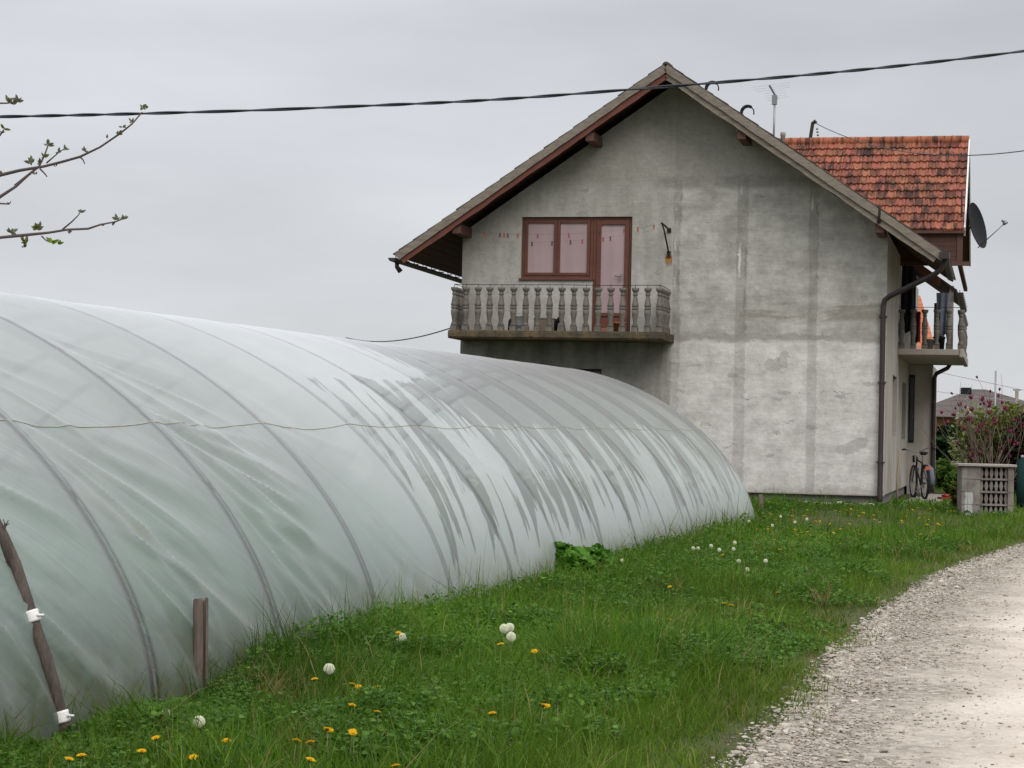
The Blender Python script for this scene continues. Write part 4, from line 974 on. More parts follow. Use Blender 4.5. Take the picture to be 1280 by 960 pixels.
for i in range(n+1):
    f = i/n
for k_ in range(1):
    vs = []; 
    for i in range(9):
        for j in range(7):
            a = (j/6-.5); f = i/8; vs.append((a*(.16+.08*math.sin(f*5))*(1.15-f*.9)+.02*math.sin(i*2.1+j), -.03+.03*math.sin(j*1.9+i*.7), .36*f**1.15-.02+.012*math.sin(i+j*2.3)))
    sc_.add(vs, [(i*7+j, i*7+j+1, i*7+j+8, i*7+j+7) for i in range(8) for j in range(6)], True)
t = NT('scrap_film'); d_ = t.bsdf((.62, .56, .50), .35, spec=.5); tr = t.n('ShaderNodeBsdfTransparent'); ms = t.n('ShaderNodeMixShader'); ms.inputs[0].default_value = .42; t.l(d_, ms.inputs[1]); t.l(tr.outputs[0], ms.inputs[2]); M['scrap'] = t.done(ms.outputs[0])
scr = sc_.build('plastic_scrap', M['scrap']); scr.location = sp; tag(scr, 'crumpled scrap of torn clear film bunched at the foot of the bent pole', 'plastic scrap')

# stakes -------------------------------------------------------------------------
for (px, py, h, w_, lean, lab) in ((757, 697, .14, .11, .02, 'low brown board stub beside a pale stake at the foot of the film'), (765, 700, .19, .035, .05, 'pale pointed wooden stake at the foot of the film in the tall grass'), (952, 640, .30, .07, -.02, 'weathered board end standing between the tunnel end and the house')):
    x, y, z = gnd(px, py); b = MB(); b.prism([(-w_/2, -.05), (w_/2, -.05), (w_/2+lean, h*.93), (w_*.1+lean, h), (-w_/2+lean, h*.96)], -.018, .018); o = b.build('stake', M['old_post'] if w_ > .04 else M['lath'], bevel=.003); o.location = (x, y, z); tag(o, lab, 'stake')

# loose stones along the plinth ----------------------------------------------------
rs = random.Random(9)
for i in range(15):
    u_ = -1.9+i*.125+rs.uniform(-.04, .04); d_ = -.42+rs.uniform(-.08, .08); x, y, _ = hw(u_, d_, 0)
    k = len(IV); r_ = rs.uniform(.045, .085); V = IV*(1+.2*RNG.normal(0, 1, (k, 1)).clip(-1.3, 1.3))*np.array([1.25, .9, .62])*r_
    cc2 = np.tile(np.array(rs.choice([(.45, .42, .37), (.36, .33, .29), (.40, .33, .27)])), (k, 1))
    o = np_mesh('field_stone', V, IFc, cc2, M['stone']); o.location = (x, y, float(gz(y))+r_*.35); o.rotation_euler = (0, 0, rs.uniform(0, 3)); sb = o.modifiers.new('s', 'SUBSURF'); sb.levels = sb.render_levels = 1
    tag(o, 'rounded pale stone in the loose row below the house plinth', 'stone', 'stones along the plinth')

# clothes lines, bracket and pegs -----------------------------------------------------
br_ = empty('line_bracket', hw(-4.03, 0, 5.04), -TH); tag(br_, 'rusty iron clothesline bracket on the gable right of the balcony door', 'bracket')
b = MB(); b.tube([(0, -.01, .45), (-.03, -.30, .50), (-.06, -.55, .53)], .018, 8); b.build('arm', M['rusty'], br_)
b = MB(); b.tube([(0, -.02, .02), (-.045, -.34, .42), (-.058, -.5, .52)], .015, 8); b.build('strut', M['rusty'], br_)
b = MB(); b.box(-.035, .035, -.03, .0, -.06, .06); b.box(-.035, .035, -.03, .0, .41, .49); b.tube([(0, -.03, .0), (0, -.07, -.0)], .014, 6); b.build('wall_plate', M['rusty'], br_)
t = NT('rust_run'); o_ = t.obj(); s_ = t.sep(o_); nn = t.noise(t.scale(o_, (8, 1, 3)), 3, 4)
fm = t.mul(t.sstep(t.addm(t.math('ABSOLUTE', s_[0]), t.mul(t.sub(nn, .5), .08)), .04, .075, 1., 0.), t.sstep(t.addm(s_[2], t.mul(t.sub(nn, .5), .15)), -.26, -.10))
tr = t.n('ShaderNodeBsdfTransparent'); ms = t.n('ShaderNodeMixShader'); t.l(t.mul(fm, .95), ms.inputs[0]); t.l(tr.outputs[0], ms.inputs[1]); t.l(t.bsdf(t.mix(t.sstep(s_[2], -.2, -.03), (.30, .19, .09), (.42, .15, .03)), .95, spec=.1), ms.inputs[2]); M['rust_run'] = t.done(ms.outputs[0])
b = MB(); b.add([(-.09, -.003, -.27), (.09, -.003, -.27), (.09, -.003, -.02), (-.09, -.003, -.02)], [(0, 1, 2, 3)]); b.build('rust_stain', M['rust_run'], br_)
LA = [HINV(-7.85, -.75, 5.42), HINV(-4.09, -.54, 5.55)]; LB = [HINV(-7.85, -.35, 5.27), HINV(-4.06, -.30, 5.50)]
def sagpt(L, f, s=.13): p = L[0].lerp(L[1], f); p = p.copy(); p.z -= 4*s*f*(1-f); return p
for L, lab in ((LA, 'thin wire clothesline strung above the gable balcony, outer one'), (LB, 'thin wire clothesline strung above the gable balcony, inner one')):
    b = MB(); b.tube([sagpt(L, i/16) for i in range(17)], .0012, 4); tag(b.build('clothesline', M['rusty']), lab, 'clothesline')
pegs = [(605,0),(625,0),(630,0),(634,0),(647,0),(665,1),(672,0),(690,1),(711,0),(713,1),(728,1),(749,0),(754,1),(763,1),(780,0),(797,0),(817,0)]
pc = [('red_plastic', 'red'), ('rusty', 'dark'), ('red_plastic', 'red'), ('rusty', 'dark')]
for i, (px, ln) in enumerate(pegs):
    L = (LA, LB)[ln]; best = min((abs((lambda q: q[0]/q[1])(sagpt(L, k/400))-ray(px, 300)[0]/ray(px, 300)[1]), k) for k in range(401))[1]
    p = sagpt(L, best/400); mt, cn = pc[i % 4] if px not in (797, 605) else ('red_plastic', 'red')
    b = MB(); a = random.uniform(-.25, .25)
    b.bar((-.006, 0, .012), (-.010+a*.03, 0, -.075), .010, .014, (0, 1, 0)); b.bar((.006, 0, .012), (.012+a*.03, 0, -.075), .010, .014, (0, 1, 0)); b.tube([(-.009, 0, -.01), (.009, 0, -.01)], .006, 6)
    o = b.build('clothes_peg', M[mt]); o.location = p; o.rotation_euler = (0, a, -TH); tag(o, f'{cn} clothes peg hanging on a line above the gable balcony', 'clothes peg', f'{cn} clothes pegs on the balcony lines')

# things on the gable balcony ------------------------------------------------------------
o = empty('bucket', hw(-6.68, -.72, 3.53), -TH); tag(o, 'white plastic bucket standing behind the balusters of the gable balcony', 'bucket')
b = MB(); b.lathe([(.11, 0), (.125, .02), (.145, .27), (.155, .275), (.155, .295), (.14, .295), (.13, .05)], n=18); b.build('body', M['white_plastic'], o)
b = MB(); b.tube([(.15*math.cos(R(a)), -.05-.02*math.sin(R(a)), .27+.06*math.sin(R(a))) for a in range(0, 181, 15)], .004, 5); b.build('handle', M['steel'], o)
b = MB(); b.box(-.19, .19, -.13, .13, 0, .24); b.box(-.2, .2, -.14, .14, .24, .265); o = b.build('crate', M['cardboard'], bevel=.008); o.location = hw(-6.27, -.5, 3.53); o.rotation_euler = (0, 0, -TH+.1); tag(o, 'brown box standing beside the white bucket on the gable balcony', 'box')
b = MB(); b.tube([(-.09, 0, .0), (-.07, 0, .16), (.0, .02, .26), (.05, 0, .2), (.08, 0, .02)], [.05, .05, .045, .04, .05], 8); o = b.build('cloth_bundle', M['black']); o.location = hw(-5.98, -.55, 3.53); o.rotation_euler = (0, 0, -TH); tag(o, 'black bundle lying right of the brown box on the gable balcony', 'bundle')
b = MB(); b.tube([(-.05, 0, .0), (-.04, 0, .20), (.02, .02, .30)], [.05, .05, .03], 8); o = b.build('cloth_bundle', M['cloth_dark']); o.location = hw(-6.88, -.5, 3.53); tag(o, 'dark bundle squeezed behind the white bucket on the gable balcony', 'bundle')
b = MB(); b.lathe([(.09, 0), (.12, .17), (.135, .17), (.135, .20), (.115, .20), (.1, .03)], n=14); o = b.build('flower_pot', M['terracotta']); o.location = hw(-4.86, -.45, 3.53); tag(o, 'terracotta pot at the foot of the balcony door', 'pot')
b = MB(); b.box(-.12, .12, -.1, .1, 0, .09); o = b.build('tray', M['terracotta'], bevel=.01); o.location = hw(-5.2, -.35, 3.53); o.rotation_euler = (0, 0, -TH); tag(o, 'shallow orange tray before the balcony door, left of the pot', 'tray')

# washing on the side balcony -----------------------------------------------------------
def cloth(name, u0, u1, d, z0, z1, mat, lab, cat, folds=3, taper=.0):
    b = MB(); nx_, nz_ = 14, 12; vs = []
    for k in (0, 1):
        for i in range(nx_+1):
            for j in range(nz_+1):
                f, g = i/nx_, j/nz_; wdt = (u1-u0)*(1-taper*g); uu = (u0+u1)/2+(f-.5)*wdt
                vs.append((uu-u0, .04*math.sin(f*folds*2*math.pi+g*1.3)*(.3+g)+(.012 if k else 0), (z0-z1)*g+.02*math.sin(f*9)*g))
    o_ = (nx_+1)*(nz_+1); fs = []
    for k in (0, 1):
        for i in range(nx_):
            for j in range(nz_): a = k*o_+i*(nz_+1)+j; fs.append((a, a+1, a+nz_+2, a+nz_+1))
    b.add(vs, fs, True); o = b.build(name, M[mat]); o.location = hw(u0, d, z1); o.rotation_euler = (0, 0, -TH); tag(o, lab, cat); return o
cloth('jacket', .02, .27, 5.0, 4.15, 5.45, 'cloth_dark', 'long black jacket hung against the wall of the side balcony', 'jacket', 2, -.1)
cloth('shirt', .20, .30, 5.25, 4.35, 5.15, 'cloth_dark', 'dark shirt hung next to the long jacket on the side balcony', 'shirt', 2)
cloth('trousers', .02, .24, 4.75, 3.88, 4.2, 'black', 'black folded clothes low by the wall on the side balcony', 'clothes', 3)
cloth('towel', .20, .40, 5.4, 3.7, 4.35, 'cloth_red', 'dark red cloth hung behind the first balusters of the side balcony', 'cloth', 2)
cloth('shirt', .72, 1.0, 5.1, 3.85, 4.72, 'cloth_grey', 'blue grey shirt drying near the outer corner of the side balcony', 'shirt', 2, .25)
cloth('trousers', .66, .88, 5.7, 3.52, 4.55, 'cloth_dark', 'black trousers drying beside the grey shirt on the side balcony', 'trousers', 2)
b = MB(); b.tube([(0, 0, 0), (0, 0, .0001)], .001, 4)
o = empty('paint_bucket', hw(.80, 4.9, 3.52), 0); tag(o, 'dark bucket standing near the outer corner of the side balcony', 'bucket')
b = MB(); b.lathe([(.10, 0), (.12, .25), (.13, .25), (.13, .28), (.1, .27)], n=14); b.build('body', M['cloth_dark'], o)
b = MB(); b.tube([(.125*math.cos(R(a)), -.02, .26+.05*math.sin(R(a))) for a in range(0, 181, 20)], .004, 5); b.build('handle', M['steel'], o)
b = MB(); b.lathe([(.10, 0), (.12, .20), (.13, .20), (.13, .23), (.1, .22)], n=14); o = b.build('flower_pot', M['concrete']); o.location = hw(.58, 4.8, 3.52); tag(o, 'grey pot on the side balcony, left of the dark bucket', 'pot')

# satellite dish ---------------------------------------------------------------------------
dish = empty('satellite_dish', hw(1.22, 5.05, 5.91), -TH); tag(dish, 'dark satellite dish on an arm at the corner of the tiled cross roof', 'satellite dish')
nrm = Vector((.93, -.30, .22)).normalized(); Mx = nrm.to_track_quat('Z', 'Y').to_matrix()
prof = [(.02, .0)]+[(.48*i/7, .085*(i/7)**2) for i in range(1, 8)]+[(.485, .09), (.48, .075)]+[(.47*i/6, .085*(i/6)**2-.018) for i in range(5, 0, -1)]
ctr = Vector((.27, -.02, .18)); b = MB(); b.lathe(prof, tuple(ctr-nrm*.04), 32, axis=Mx); b.build('reflector', M['black'], dish)
b = MB(); b.tube([(0, 0, 0), (.08, 0, .0), (.14, -.0, .14), tuple(ctr-nrm*.06)], .022, 8); b.tube([(-.02, .02, -.1), (-.02, .02, .95)], .018, 8); b.build('mount', M['rusty'], dish)
b = MB(); lo = ctr+Mx @ Vector((0, -.46, .08)); tip = ctr+nrm*.62+Vector((0, 0, -.10)); b.tube([tuple(ctr+Vector((.05, 0, -.45))), tuple(tip)], .011, 6); b.build('feed_arm', M['steel'], dish)
b = MB(); b.tube([tuple(tip+Vector((-.03, 0, -.02))), tuple(tip+Vector((.05, 0, .03)))], .035, 8); b.tube([tuple(tip+Vector((.0, .0, .03))), tuple(tip+Vector((-.06, 0, .06)))], .028, 8); b.build('receiver', M['steel'], dish)

# aerial, service mast -----------------------------------------------------------------------
an = empty('tv_aerial', hw(-2.79, 6, 7.6), -TH); tag(an, 'thin roof aerial with a short boom behind the right verge', 'aerial')
b = MB(); b.tube([(0, 0, 0), (0.01, 0, 1.38)], .022, 8); b.build('mast', M['steel'], an)
b = MB(); b.bar((-.10, -.1, 1.62), (.05, .12, 1.36), .03, .03); b.box(-.05, .06, -.03, .05, 1.22, 1.42); b.build('boom', M['steel'], an)
b = MB()
for i in range(7):
    f = i/6; c_ = Vector((-.10+.15*f, -.1+.22*f, 1.62-.26*f)); l_ = .36-.1*f if i < 3 else .2; b.tube([c_+Vector((-l_, 0, -.04)), c_+Vector((l_*1.2, 0, .05))], .0022, 4)
b.build('elements', M['steel'], an)
b = MB(); b.lathe([(.05, 0), (.05, .68), (.06, .69), (.06, .76), (.04, .77)], n=10); o = b.build('vent_pipe', M['concrete']); o.location = hw(-2.62, 6.3, 7.5); tag(o, 'short grey vent pipe beside the aerial mast', 'vent pipe')
ma = empty('service_mast', hw(-2.22, 8.6, 7.86), -TH); tag(ma, 'leaning iron service mast behind the cross roof ridge', 'mast')
b = MB(); b.tube([(-.08, 0, 0), (-.03, 0, .6), (.02, 0, .96), (.06, 0, 1.0), (.09, 0, .95)], .04, 8); b.build('tube', M['rusty'], ma)
b = MB()
for i in range(4): b.lathe([(.02, 0), (.03, .02), (.02, .04)], (.12+.01*i, 0, .80-.07*i), 8)
b.build('insulators', M['steel'], ma)
A_ = Vector(hw(-2.12, 8.6, 8.80)); B_ = at(1330, 180, 30); b = MB(); b.tube([A_.lerp(B_, f/24)+Vector((0, 0, -4*.40*(f/24)*(1-f/24))) for f in range(25)], .009, 5); tag(b.build('service_cable', M['cable']), 'thin black service cable from the mast across the cross roof to the right', 'cable')
# twisted bundle cable crossing the whole view
pts = [(-400, 150), (0, 146), (160, 142.5), (320, 138), (440, 133), (560, 128), (660, 122), (760, 114), (900, 103), (1000, 94.5), (1100, 85), (1190, 75), (1280, 64), (1600, 18)]
xs_ = np.linspace(-400, 1600, 1500); ysn = np.interp(xs_, *zip(*pts)); ker = np.hanning(121); ker /= ker.sum(); ysn = np.convolve(np.pad(ysn, 60, 'edge'), ker, 'valid')
b = MB(); cen = [at(a, c_, 24) for a, c_ in zip(xs_, ysn)]
for ph in (0, 3.1416):
    b.tube([c_+Vector((0, math.cos(i*.07+ph+1.3*math.sin(i*.017))*.0095, math.sin(i*.07+ph+1.3*math.sin(i*.017))*.0095)) for i, c_ in enumerate(cen)], .0112, 6)
tag(b.build('power_cable', M['cable']), 'thick twisted black overhead cable crossing the sky in front of the gable', 'cable')
b = MB(); A_, B_ = at(470, 427, 52), Vector(hw(-8.0, .3, 3.75)); b.tube([A_.lerp(B_, f/12)+Vector((0, 0, -.25*4*(f/12)*(1-f/12)*.4)) for f in range(-6, 13)], .014, 5); tag(b.build('service_cable', M['cable']), 'thin cable reaching the left corner of the house below the balcony', 'cable')
for (a0, b0, a1, b1, lab) in ((1166, 463, 1300, 492, 'faint thin wire over the far garden, upper one'), (1166, 493, 1300, 506, 'faint thin wire over the far garden, lower one')):
    b = MB(); A_, B_ = at(a0-60, b0-12, 70), at(a1, b1, 70); b.tube([A_.lerp(B_, f/8) for f in range(9)], .012, 4); tag(b.build('far_wire', M['steel']), lab, 'wire')

# tools by the side wall ---------------------------------------------------------------------
b = MB(); b.tube([(0, 0, 0), (-.01, .03, .5), (.03, .05, .95), (.02, .06, 1.02)], [.02, .018, .018, .017], 6); o = b.build('stick', M['lath']); o.location = hw(.14, 2.2, .45); o.rotation_euler = (0, 0, -TH); tag(o, 'thin brown stick leaning on the side wall near the downpipe', 'stick')
o = empty('spade', hw(.42, 6.6, .45), -TH); tag(o, 'long handled tool with a dark grip leaning on the side wall by the bicycle', 'tool')
b = MB(); b.tube([(0, 0, .0), (-.16, .02, .78)], .016, 6); b.build('shaft', M['lath'], o)
b = MB(); b.tube([(-.16, .02, .76), (-.165, .02, .90)], .026, 8); b.build('grip', M['black'], o)
b = MB(); b.box(-.08, .08, -.006, .006, -.0, .1); b.build('blade', M['rusty'], o)
pv = MB(); pv.box(.25, 1.45, 3.6, 9.3, .38, .475); pv.box(.2, 1.15, 2.9, 3.595, .36, .468); o = pv.build('paving', M['concrete'], bevel=.01); o.location = (HX, HY, 0); o.rotation_euler = (0, 0, -TH); tag(o, kind='structure')

# bicycle -----------------------------------------------------------------------------------
bx_, by_, bz_ = hw(.56, 5.0, .475); bike = empty('bicycle', (bx_, by_, bz_), -TH+.24); tag(bike, 'dark bicycle with a red rear reflector parked by the side wall, seen from behind', 'bicycle')
WR = .33
def wheel(y, name, turn=0.):
    b = MB(); n = 28
    b.tube([(0, y+WR*math.cos(2*math.pi*i/n), WR+WR*math.sin(2*math.pi*i/n)) for i in range(n+1)], .026, 8, cap=False); wo_ = b.build(name, M['rubber'], bike)
    b = MB(); b.tube([(0, y+(WR-.03)*math.cos(2*math.pi*i/n), WR+(WR-.03)*math.sin(2*math.pi*i/n)) for i in range(n+1)], .011, 6, cap=False); b.tube([(-.045, y, WR), (.045, y, WR)], .018, 8)
    for i in range(14):
        a = 2*math.pi*i/14; b.tube([((-1)**i*.03, y, WR), (0, y+(WR-.03)*math.cos(a), WR+(WR-.03)*math.sin(a))], .0014, 3)
    b.build('rim', M['steel'], wo_)
    return wo_
wheel(0, 'wheel'); fw = wheel(1.06, 'wheel'); fw.location.x = -.02
b = MB()
SB = Vector((0, .40, .29)); STp = Vector((0, .30, .72)); HT = Vector((0, .86, .80)); HB = Vector((0, .90, .62)); RA = Vector((0, 0, WR))
for p, q, r_ in ((SB, STp, .018), (STp, HT, .016), (SB, HB, .021), (HT+Vector((0, -.02, .05)), HB, .02)): b.tube([p, q], r_, 8)
for sx_ in (-.05, .05): b.tube([SB+Vector((sx_*.6, 0, 0)), RA+Vector((sx_, 0, 0))], .011, 6); b.tube([STp+Vector((sx_*.3, 0, -.05)), RA+Vector((sx_, 0, 0))], .009, 6); b.tube([HB+Vector((sx_*.8, 0, 0)), HB+Vector((sx_*.9, .04, -.06)), Vector((sx_, 1.06, WR))], .012, 6)
b.build('frame', M['cloth_dark'], bike)
b = MB(); b.tube([STp, STp+Vector((0, -.03, .16))], .013, 8); b.build('seat_post', M['steel'], bike)
b = MB(); s0 = STp+Vector((0, -.05, .19)); vs = []
for i, (yy_, wv_, hh) in enumerate(((-.13, .05, .01), (-.10, .095, .03), (-.02, .085, .03), (.06, .04, .02), (.15, .02, .0))):
    for a in range(8): vs.append((wv_*math.cos(a*math.pi/4), s0.y+yy_, s0.z+hh+.028*math.sin(a*math.pi/4)))
b.add(vs, [(i*8+a, i*8+(a+1) % 8, (i+1)*8+(a+1) % 8, (i+1)*8+a) for i in range(4) for a in range(8)]+[tuple(range(8)), tuple(range(32, 40))], True); b.build('saddle', M['black'], bike)
b = MB(); b.tube([HT, HT+Vector((0, .02, .16))], .014, 8); b.tube([(-.30, .70, 1.0), (-.22, .78, 1.02), (-.1, .86, .97), (0, .89, .95), (.1, .86, .98), (.2, .79, 1.04), (.30, .70, 1.05)], .012, 8); b.build('handlebar', M['steel'], bike)
for sx_, zz_ in ((-1, 1.0), (1, 1.05)): b = MB(); b.tube([(sx_*.27, .73, zz_+.006), (sx_*.34, .66, zz_-.03*(-sx_ < 0)-.0)], .02, 8); b.tube([(sx_*.26, .76, zz_), (sx_*.20, .86, zz_-.02)], .007, 5); b.build('grip', M['black'], bike)
b = MB(); n = 14; pts = [(0, (WR+.045)*math.cos(R(a)), WR+(WR+.045)*math.sin(R(a))) for a in np.linspace(20, 215, n)]
for p, q in zip(pts[:-1], pts[1:]): b.bar(p, q, .06, .006, (1, 0, 0)) if False else b.bar(p, q, .058, .006, tuple(Vector(p)-Vector((0, 0, WR))))
b.build('mudguard', M['black'], bike)
b = MB(); b.box(-.07, .03, -.385, -.36, .60, .67); b.build('reflector', M['orange_plastic'], bike)
b = MB(); b.tube([(.10, -.20, .30), (.10, -.19, .45), (.085, -.16, .62), (.04, -.13, .70)], [.06, .075, .07, .03], 10, squash=.6); b.build('pannier', M['cloth_grey'], bike)
b = MB(); b.tube([(-.09, .38, .28), (-.09, .30, .16)], .01, 6); b.tube([(.09, .42, .30), (.09, .50, .42)], .01, 6); b.box(-.15, -.07, .25, .34, .135, .16); b.box(.07, .15, .46, .55, .41, .435); b.tube([(0, .4, .29), (.06, .4, .29)], .085, 14); b.build('crank', M['steel'], bike)
b = MB(); b.tube([(-.03, .12, .3), (-.16, .14, .02)], .01, 6); b.build('kickstand', M['steel'], bike)
b = MB(); b.box(-.14, .14, -.1, .1, 0, .06); b.lathe([(.07, .06), (.1, .09), (.02, .12)], n=10); o = b.build('toy', M['red_plastic']); o.location = hw(.98, 5.2, .46); o.rotation_euler = (0, 0, .3); tag(o, 'small flat red object on the ground right of the bicycle', 'toy')
b = MB(); b.lathe([(.08, 0), (.1, .05), (.06, .1), (.01, .12)], n=10); o = b.build('tub', M['white_plastic']); o.location = hw(1.32, 5.6, .47); tag(o, 'small white tub on the grass right of the bicycle', 'tub')

# garden planter with openwork front ---------------------------------------------------------
qx, qy, qz = gnd(1236, 645); plt = empty('planter', (qx, qy+.25, .38), -.10); tag(plt, 'square grey concrete block planter with an openwork ornamental front', 'planter')
t = NT('block'); o_ = t.obj(); n1 = t.noise(o_, 4, 5); n2 = t.noise(o_, 26, 3); s_ = t.sep(o_); c = t.mix(t.sstep(n1, .35, .65), (.15, .13, .113), (.225, .205, .183))
mask = t.mul(t.band(t.addm(s_[0], t.mul(t.sub(n1, .5), .1)), -.31, .05, .02), t.sstep(t.addm(s_[2], t.mul(t.sub(n1, .5), .2)), .40, .46, 1., 0.)); c = t.mix(t.mul(mask, .8), c, (.43, .43, .41)); M['block'] = t.done(t.bsdf(c, .95, t.bump(n2, .5, .01), spec=.15))
b = MB()
for r_ in range(4):
    z0 = r_*.215; b.box(-.43, -.335, -.26, -.0, z0+.004, z0+.21); b.box(-.33, -.12, -.26, -.02, z0+.004, z0+.21) if r_ % 2 else b.box(-.33, -.225, -.26, -.02, z0+.004, z0+.21) or b.box(-.22, -.12, -.26, -.02, z0+.004, z0+.21)
    b.box(.335, .43, -.25, .0, z0+.004, z0+.21)
b.box(-.425, -.125, -.25, -.03, .0, .86); b.box(.34, .425, -.24, -.02, 0, .86); b.box(-.43, .43, .30, .4, 0, .86); b.box(.34, .43, .01, .3, 0, .86); b.box(-.43, -.33, .01, .3, 0, .86)
b.build('block_wall', M['block'], plt)
b = MB()
for r_ in range(4):
    z0 = r_*.215
    b.box(-.118, .333, -.235, -.03, z0-.012 if r_ else z0, z0+.022)
    for i in range(6):
        x0 = -.10+i*.082; b.prism([(x0-.012, z0+.022), (x0+.012, z0+.022), (x0+.032, z0+.10), (x0+.012, z0+.2), (x0-.012, z0+.2), (x0-.032, z0+.10)], -.21, -.05)
b.box(-.118, .333, -.235, -.03, .845, .86); b.build('openwork_block', M['block'], plt)
b = MB(); b.box(-.50, .47, -.31, .43, .862, .905); b.build('cap', M['concrete'], plt, bevel=.008)
# row of low kerb going right from it
b = MB(); b.box(.45, 3.5, -.1, 0, -.1, .05); o = b.build('kerb', M['concrete']); o.location = (qx, qy+.25, .40); tag(o, 'low concrete kerb running right from the planter', 'kerb')

# magnolia ------------------------------------------------------------------------------------
def spray(b, p, d, L, r, depth, tips, rg, spread, up_=.25, col=(.13, .10, .08)):
    n = 5; pts = [p]; dd = d.copy()
    for i in range(n):
        dd = (dd+Vector((rg.gauss(0, .09), rg.gauss(0, .09), rg.gauss(.02, .05)+up_*.12))).normalized(); pts.append(pts[-1]+dd*(L/n))
    b.tube(pts, [r*(1-.55*i/n) for i in range(n+1)], 5, col=col)
    if depth == 0: tips.append((pts[-1], dd)); return
    k = rg.choice((2, 3))
    for j in range(k):
        i = rg.choice((2, 3, 4)) if j else n; q = (dd+Vector((rg.gauss(0, spread), rg.gauss(0, spread), rg.gauss(.1, spread*.5)))).normalized()
        spray(b, pts[i], q, L*rg.uniform(.5, .8), r*.55, depth-1, tips, rg, spread, up_, col)
    if rg.random() < .6: tips.append((pts[-1], dd))
mgx, mgy, _ = hw(0, 0, 0); mp_ = at(1241, 590, 37.6); mag = empty('magnolia', (mp_.x, 37.6, .45)); tag(mag, 'leafless magnolia bush with dark pink flowers behind the planter', 'bush')
b = MB(); rg = random.Random(21); tips = []
for i in range(17):
    a = rg.uniform(0, 2*math.pi); sp_ = rg.uniform(.06, .55); d = Vector((math.cos(a)*sp_, math.sin(a)*sp_, 1)).normalized()
    spray(b, Vector((math.cos(a)*.08, math.sin(a)*.08, 0)), d, rg.uniform(.9, 1.5), .016, 2, tips, rg, .35)
b.build('stems', M['vcol'], mag)
def mflower(sz, open_):
    b = MB()
    for i in range(7):
        a = 2*math.pi*i/7+(.3 if i % 2 else 0); ca, sa = math.cos(a), math.sin(a); o1 = (.30+.25*open_)*(1 if i % 2 else .8); o2 = .22+.55*open_
        k = random.uniform(.6, 1.3); c0 = (.10*k, .012*k, .035*k); c1 = (.22*k, .045*k, .09*k); w = .24
        P_ = [(.06, 0, 0, c0), (o1, w, .45, c0), (o1, -w, .45, c0), (o2, w*.5, .95, c1), (o2, -w*.5, .95, c1)]
        for tri in ((0, 1, 2), (1, 3, 4), (1, 4, 2)):
            b.add([((P_[q][0]*ca-P_[q][1]*sa)*sz, (P_[q][0]*sa+P_[q][1]*ca)*sz, P_[q][2]*sz) for q in tri], [(0, 1, 2)], col=P_[tri[1]][3])
    return b
protos = []
rg.shuffle(tips); tips = [q for q in tips if q[0].z > .75 and -.98 < q[0].x < .75][:66]
for i, (p, d) in enumerate(tips):
    if i < 5: o = mflower((.075, .09, .065, .085, .06)[i], (.15, .5, .0, .8, .05)[i]).build('flower', M['petal'], mag); protos.append(o)
    else: o = protos[i % 5].copy(); COL.objects.link(o); o.parent = mag
    o.location = p; o.rotation_euler = d.to_track_quat('Z', 'Y').to_euler()
# shrubs and hedge plants behind -----------------------------------------------------------------
def shrub(name, px, Y, w, h, z0, n, cols, lab, cat, leaf=.035, trunk=True, dens=.6, dep=None):
    x = at(px, 560, Y).x; root = empty(name, (x, Y, z0)); tag(root, lab, cat)
    if trunk:
        b = MB(); rg = random.Random(int(px)); tp = []
        for i in range(6):
            a = rg.uniform(0, 6.28); spray(b, Vector((0, 0, 0)), Vector((math.cos(a)*.4*w/h, math.sin(a)*.4*w/h, 1)).normalized(), h*.6, .02*h**.5, 1, tp, rg, .3)
        b.build('stems', M['vcol'], root)
    d_ = RNG.normal(0, 1, (n, 3)); d_ /= np.linalg.norm(d_, axis=1, keepdims=True); rad = RNG.random(n)**.38
    cl_ = fbm(d_[:, 0]*2.3+px, d_[:, 2]*2.3+d_[:, 1]*1.7, 7); rad = rad*(.55+.75*cl_)
    X = d_[:, 0]*rad*w/2; Yv = d_[:, 1]*rad*(dep or w)/2; Z = h*.52+d_[:, 2]*rad*h*.55
    k = (Z > .02) & (fbm(X*3/w+9, Z*3/w+Yv, 19) > 1-dens-.18); X, Yv, Z = X[k], Yv[k], Z[k]; m_ = len(X)
    cs = np.array(cols); f = RNG.random(m_)[:, None]; c = cs[RNG.integers(0, len(cs), m_)]*(.75+.5*f)
    o = discs('foliage', X, Yv, Z, leaf*RNG.uniform(.6, 1.3, m_), c, M['leaf'], 1.2, 1.7); o.parent = root; return root
shrub('forsythia', 1252, 47, 2.0, 2.1, .45, 6500, [(.20, .21, .03), (.13, .17, .03), (.10, .13, .03)], 'yellow green flowering shrub behind the magnolia', 'bush', .032, dens=.55)
shrub('blossom_bush', 1228, 50, 1.5, 2.2, .45, 3000, [(.42, .42, .30), (.30, .32, .16), (.15, .18, .06)], 'pale blossoming bush between the magnolia and the forsythia', 'bush', .03, dens=.45)
shrub('evergreen', 1196, 60, 1.9, 1.65, .45, 9000, [(.012, .03, .010), (.02, .045, .012)], 'round dark evergreen bush below the far hipped roof', 'bush', .05, dens=.9)
shrub('evergreen', 1213, 56, 1.1, .95, .45, 5000, [(.010, .022, .008), (.016, .03, .01)], 'low dark evergreen bush left of the planter', 'bush', .045, dens=.9)
shrub('weed_clump', 1206, 35.6, .5, .62, .40, 1200, [(.11, .13, .03), (.05, .08, .02), (.10, .06, .03)], 'leafy weed clump growing against the left side of the planter', 'weed', .03, dens=.6)
shrub('leafy_weed', 1178, 52, 1.0, .7, .45, 1600, [(.09, .16, .03), (.06, .11, .02)], 'light green weeds by the far fence', 'weed', .05, dens=.6)
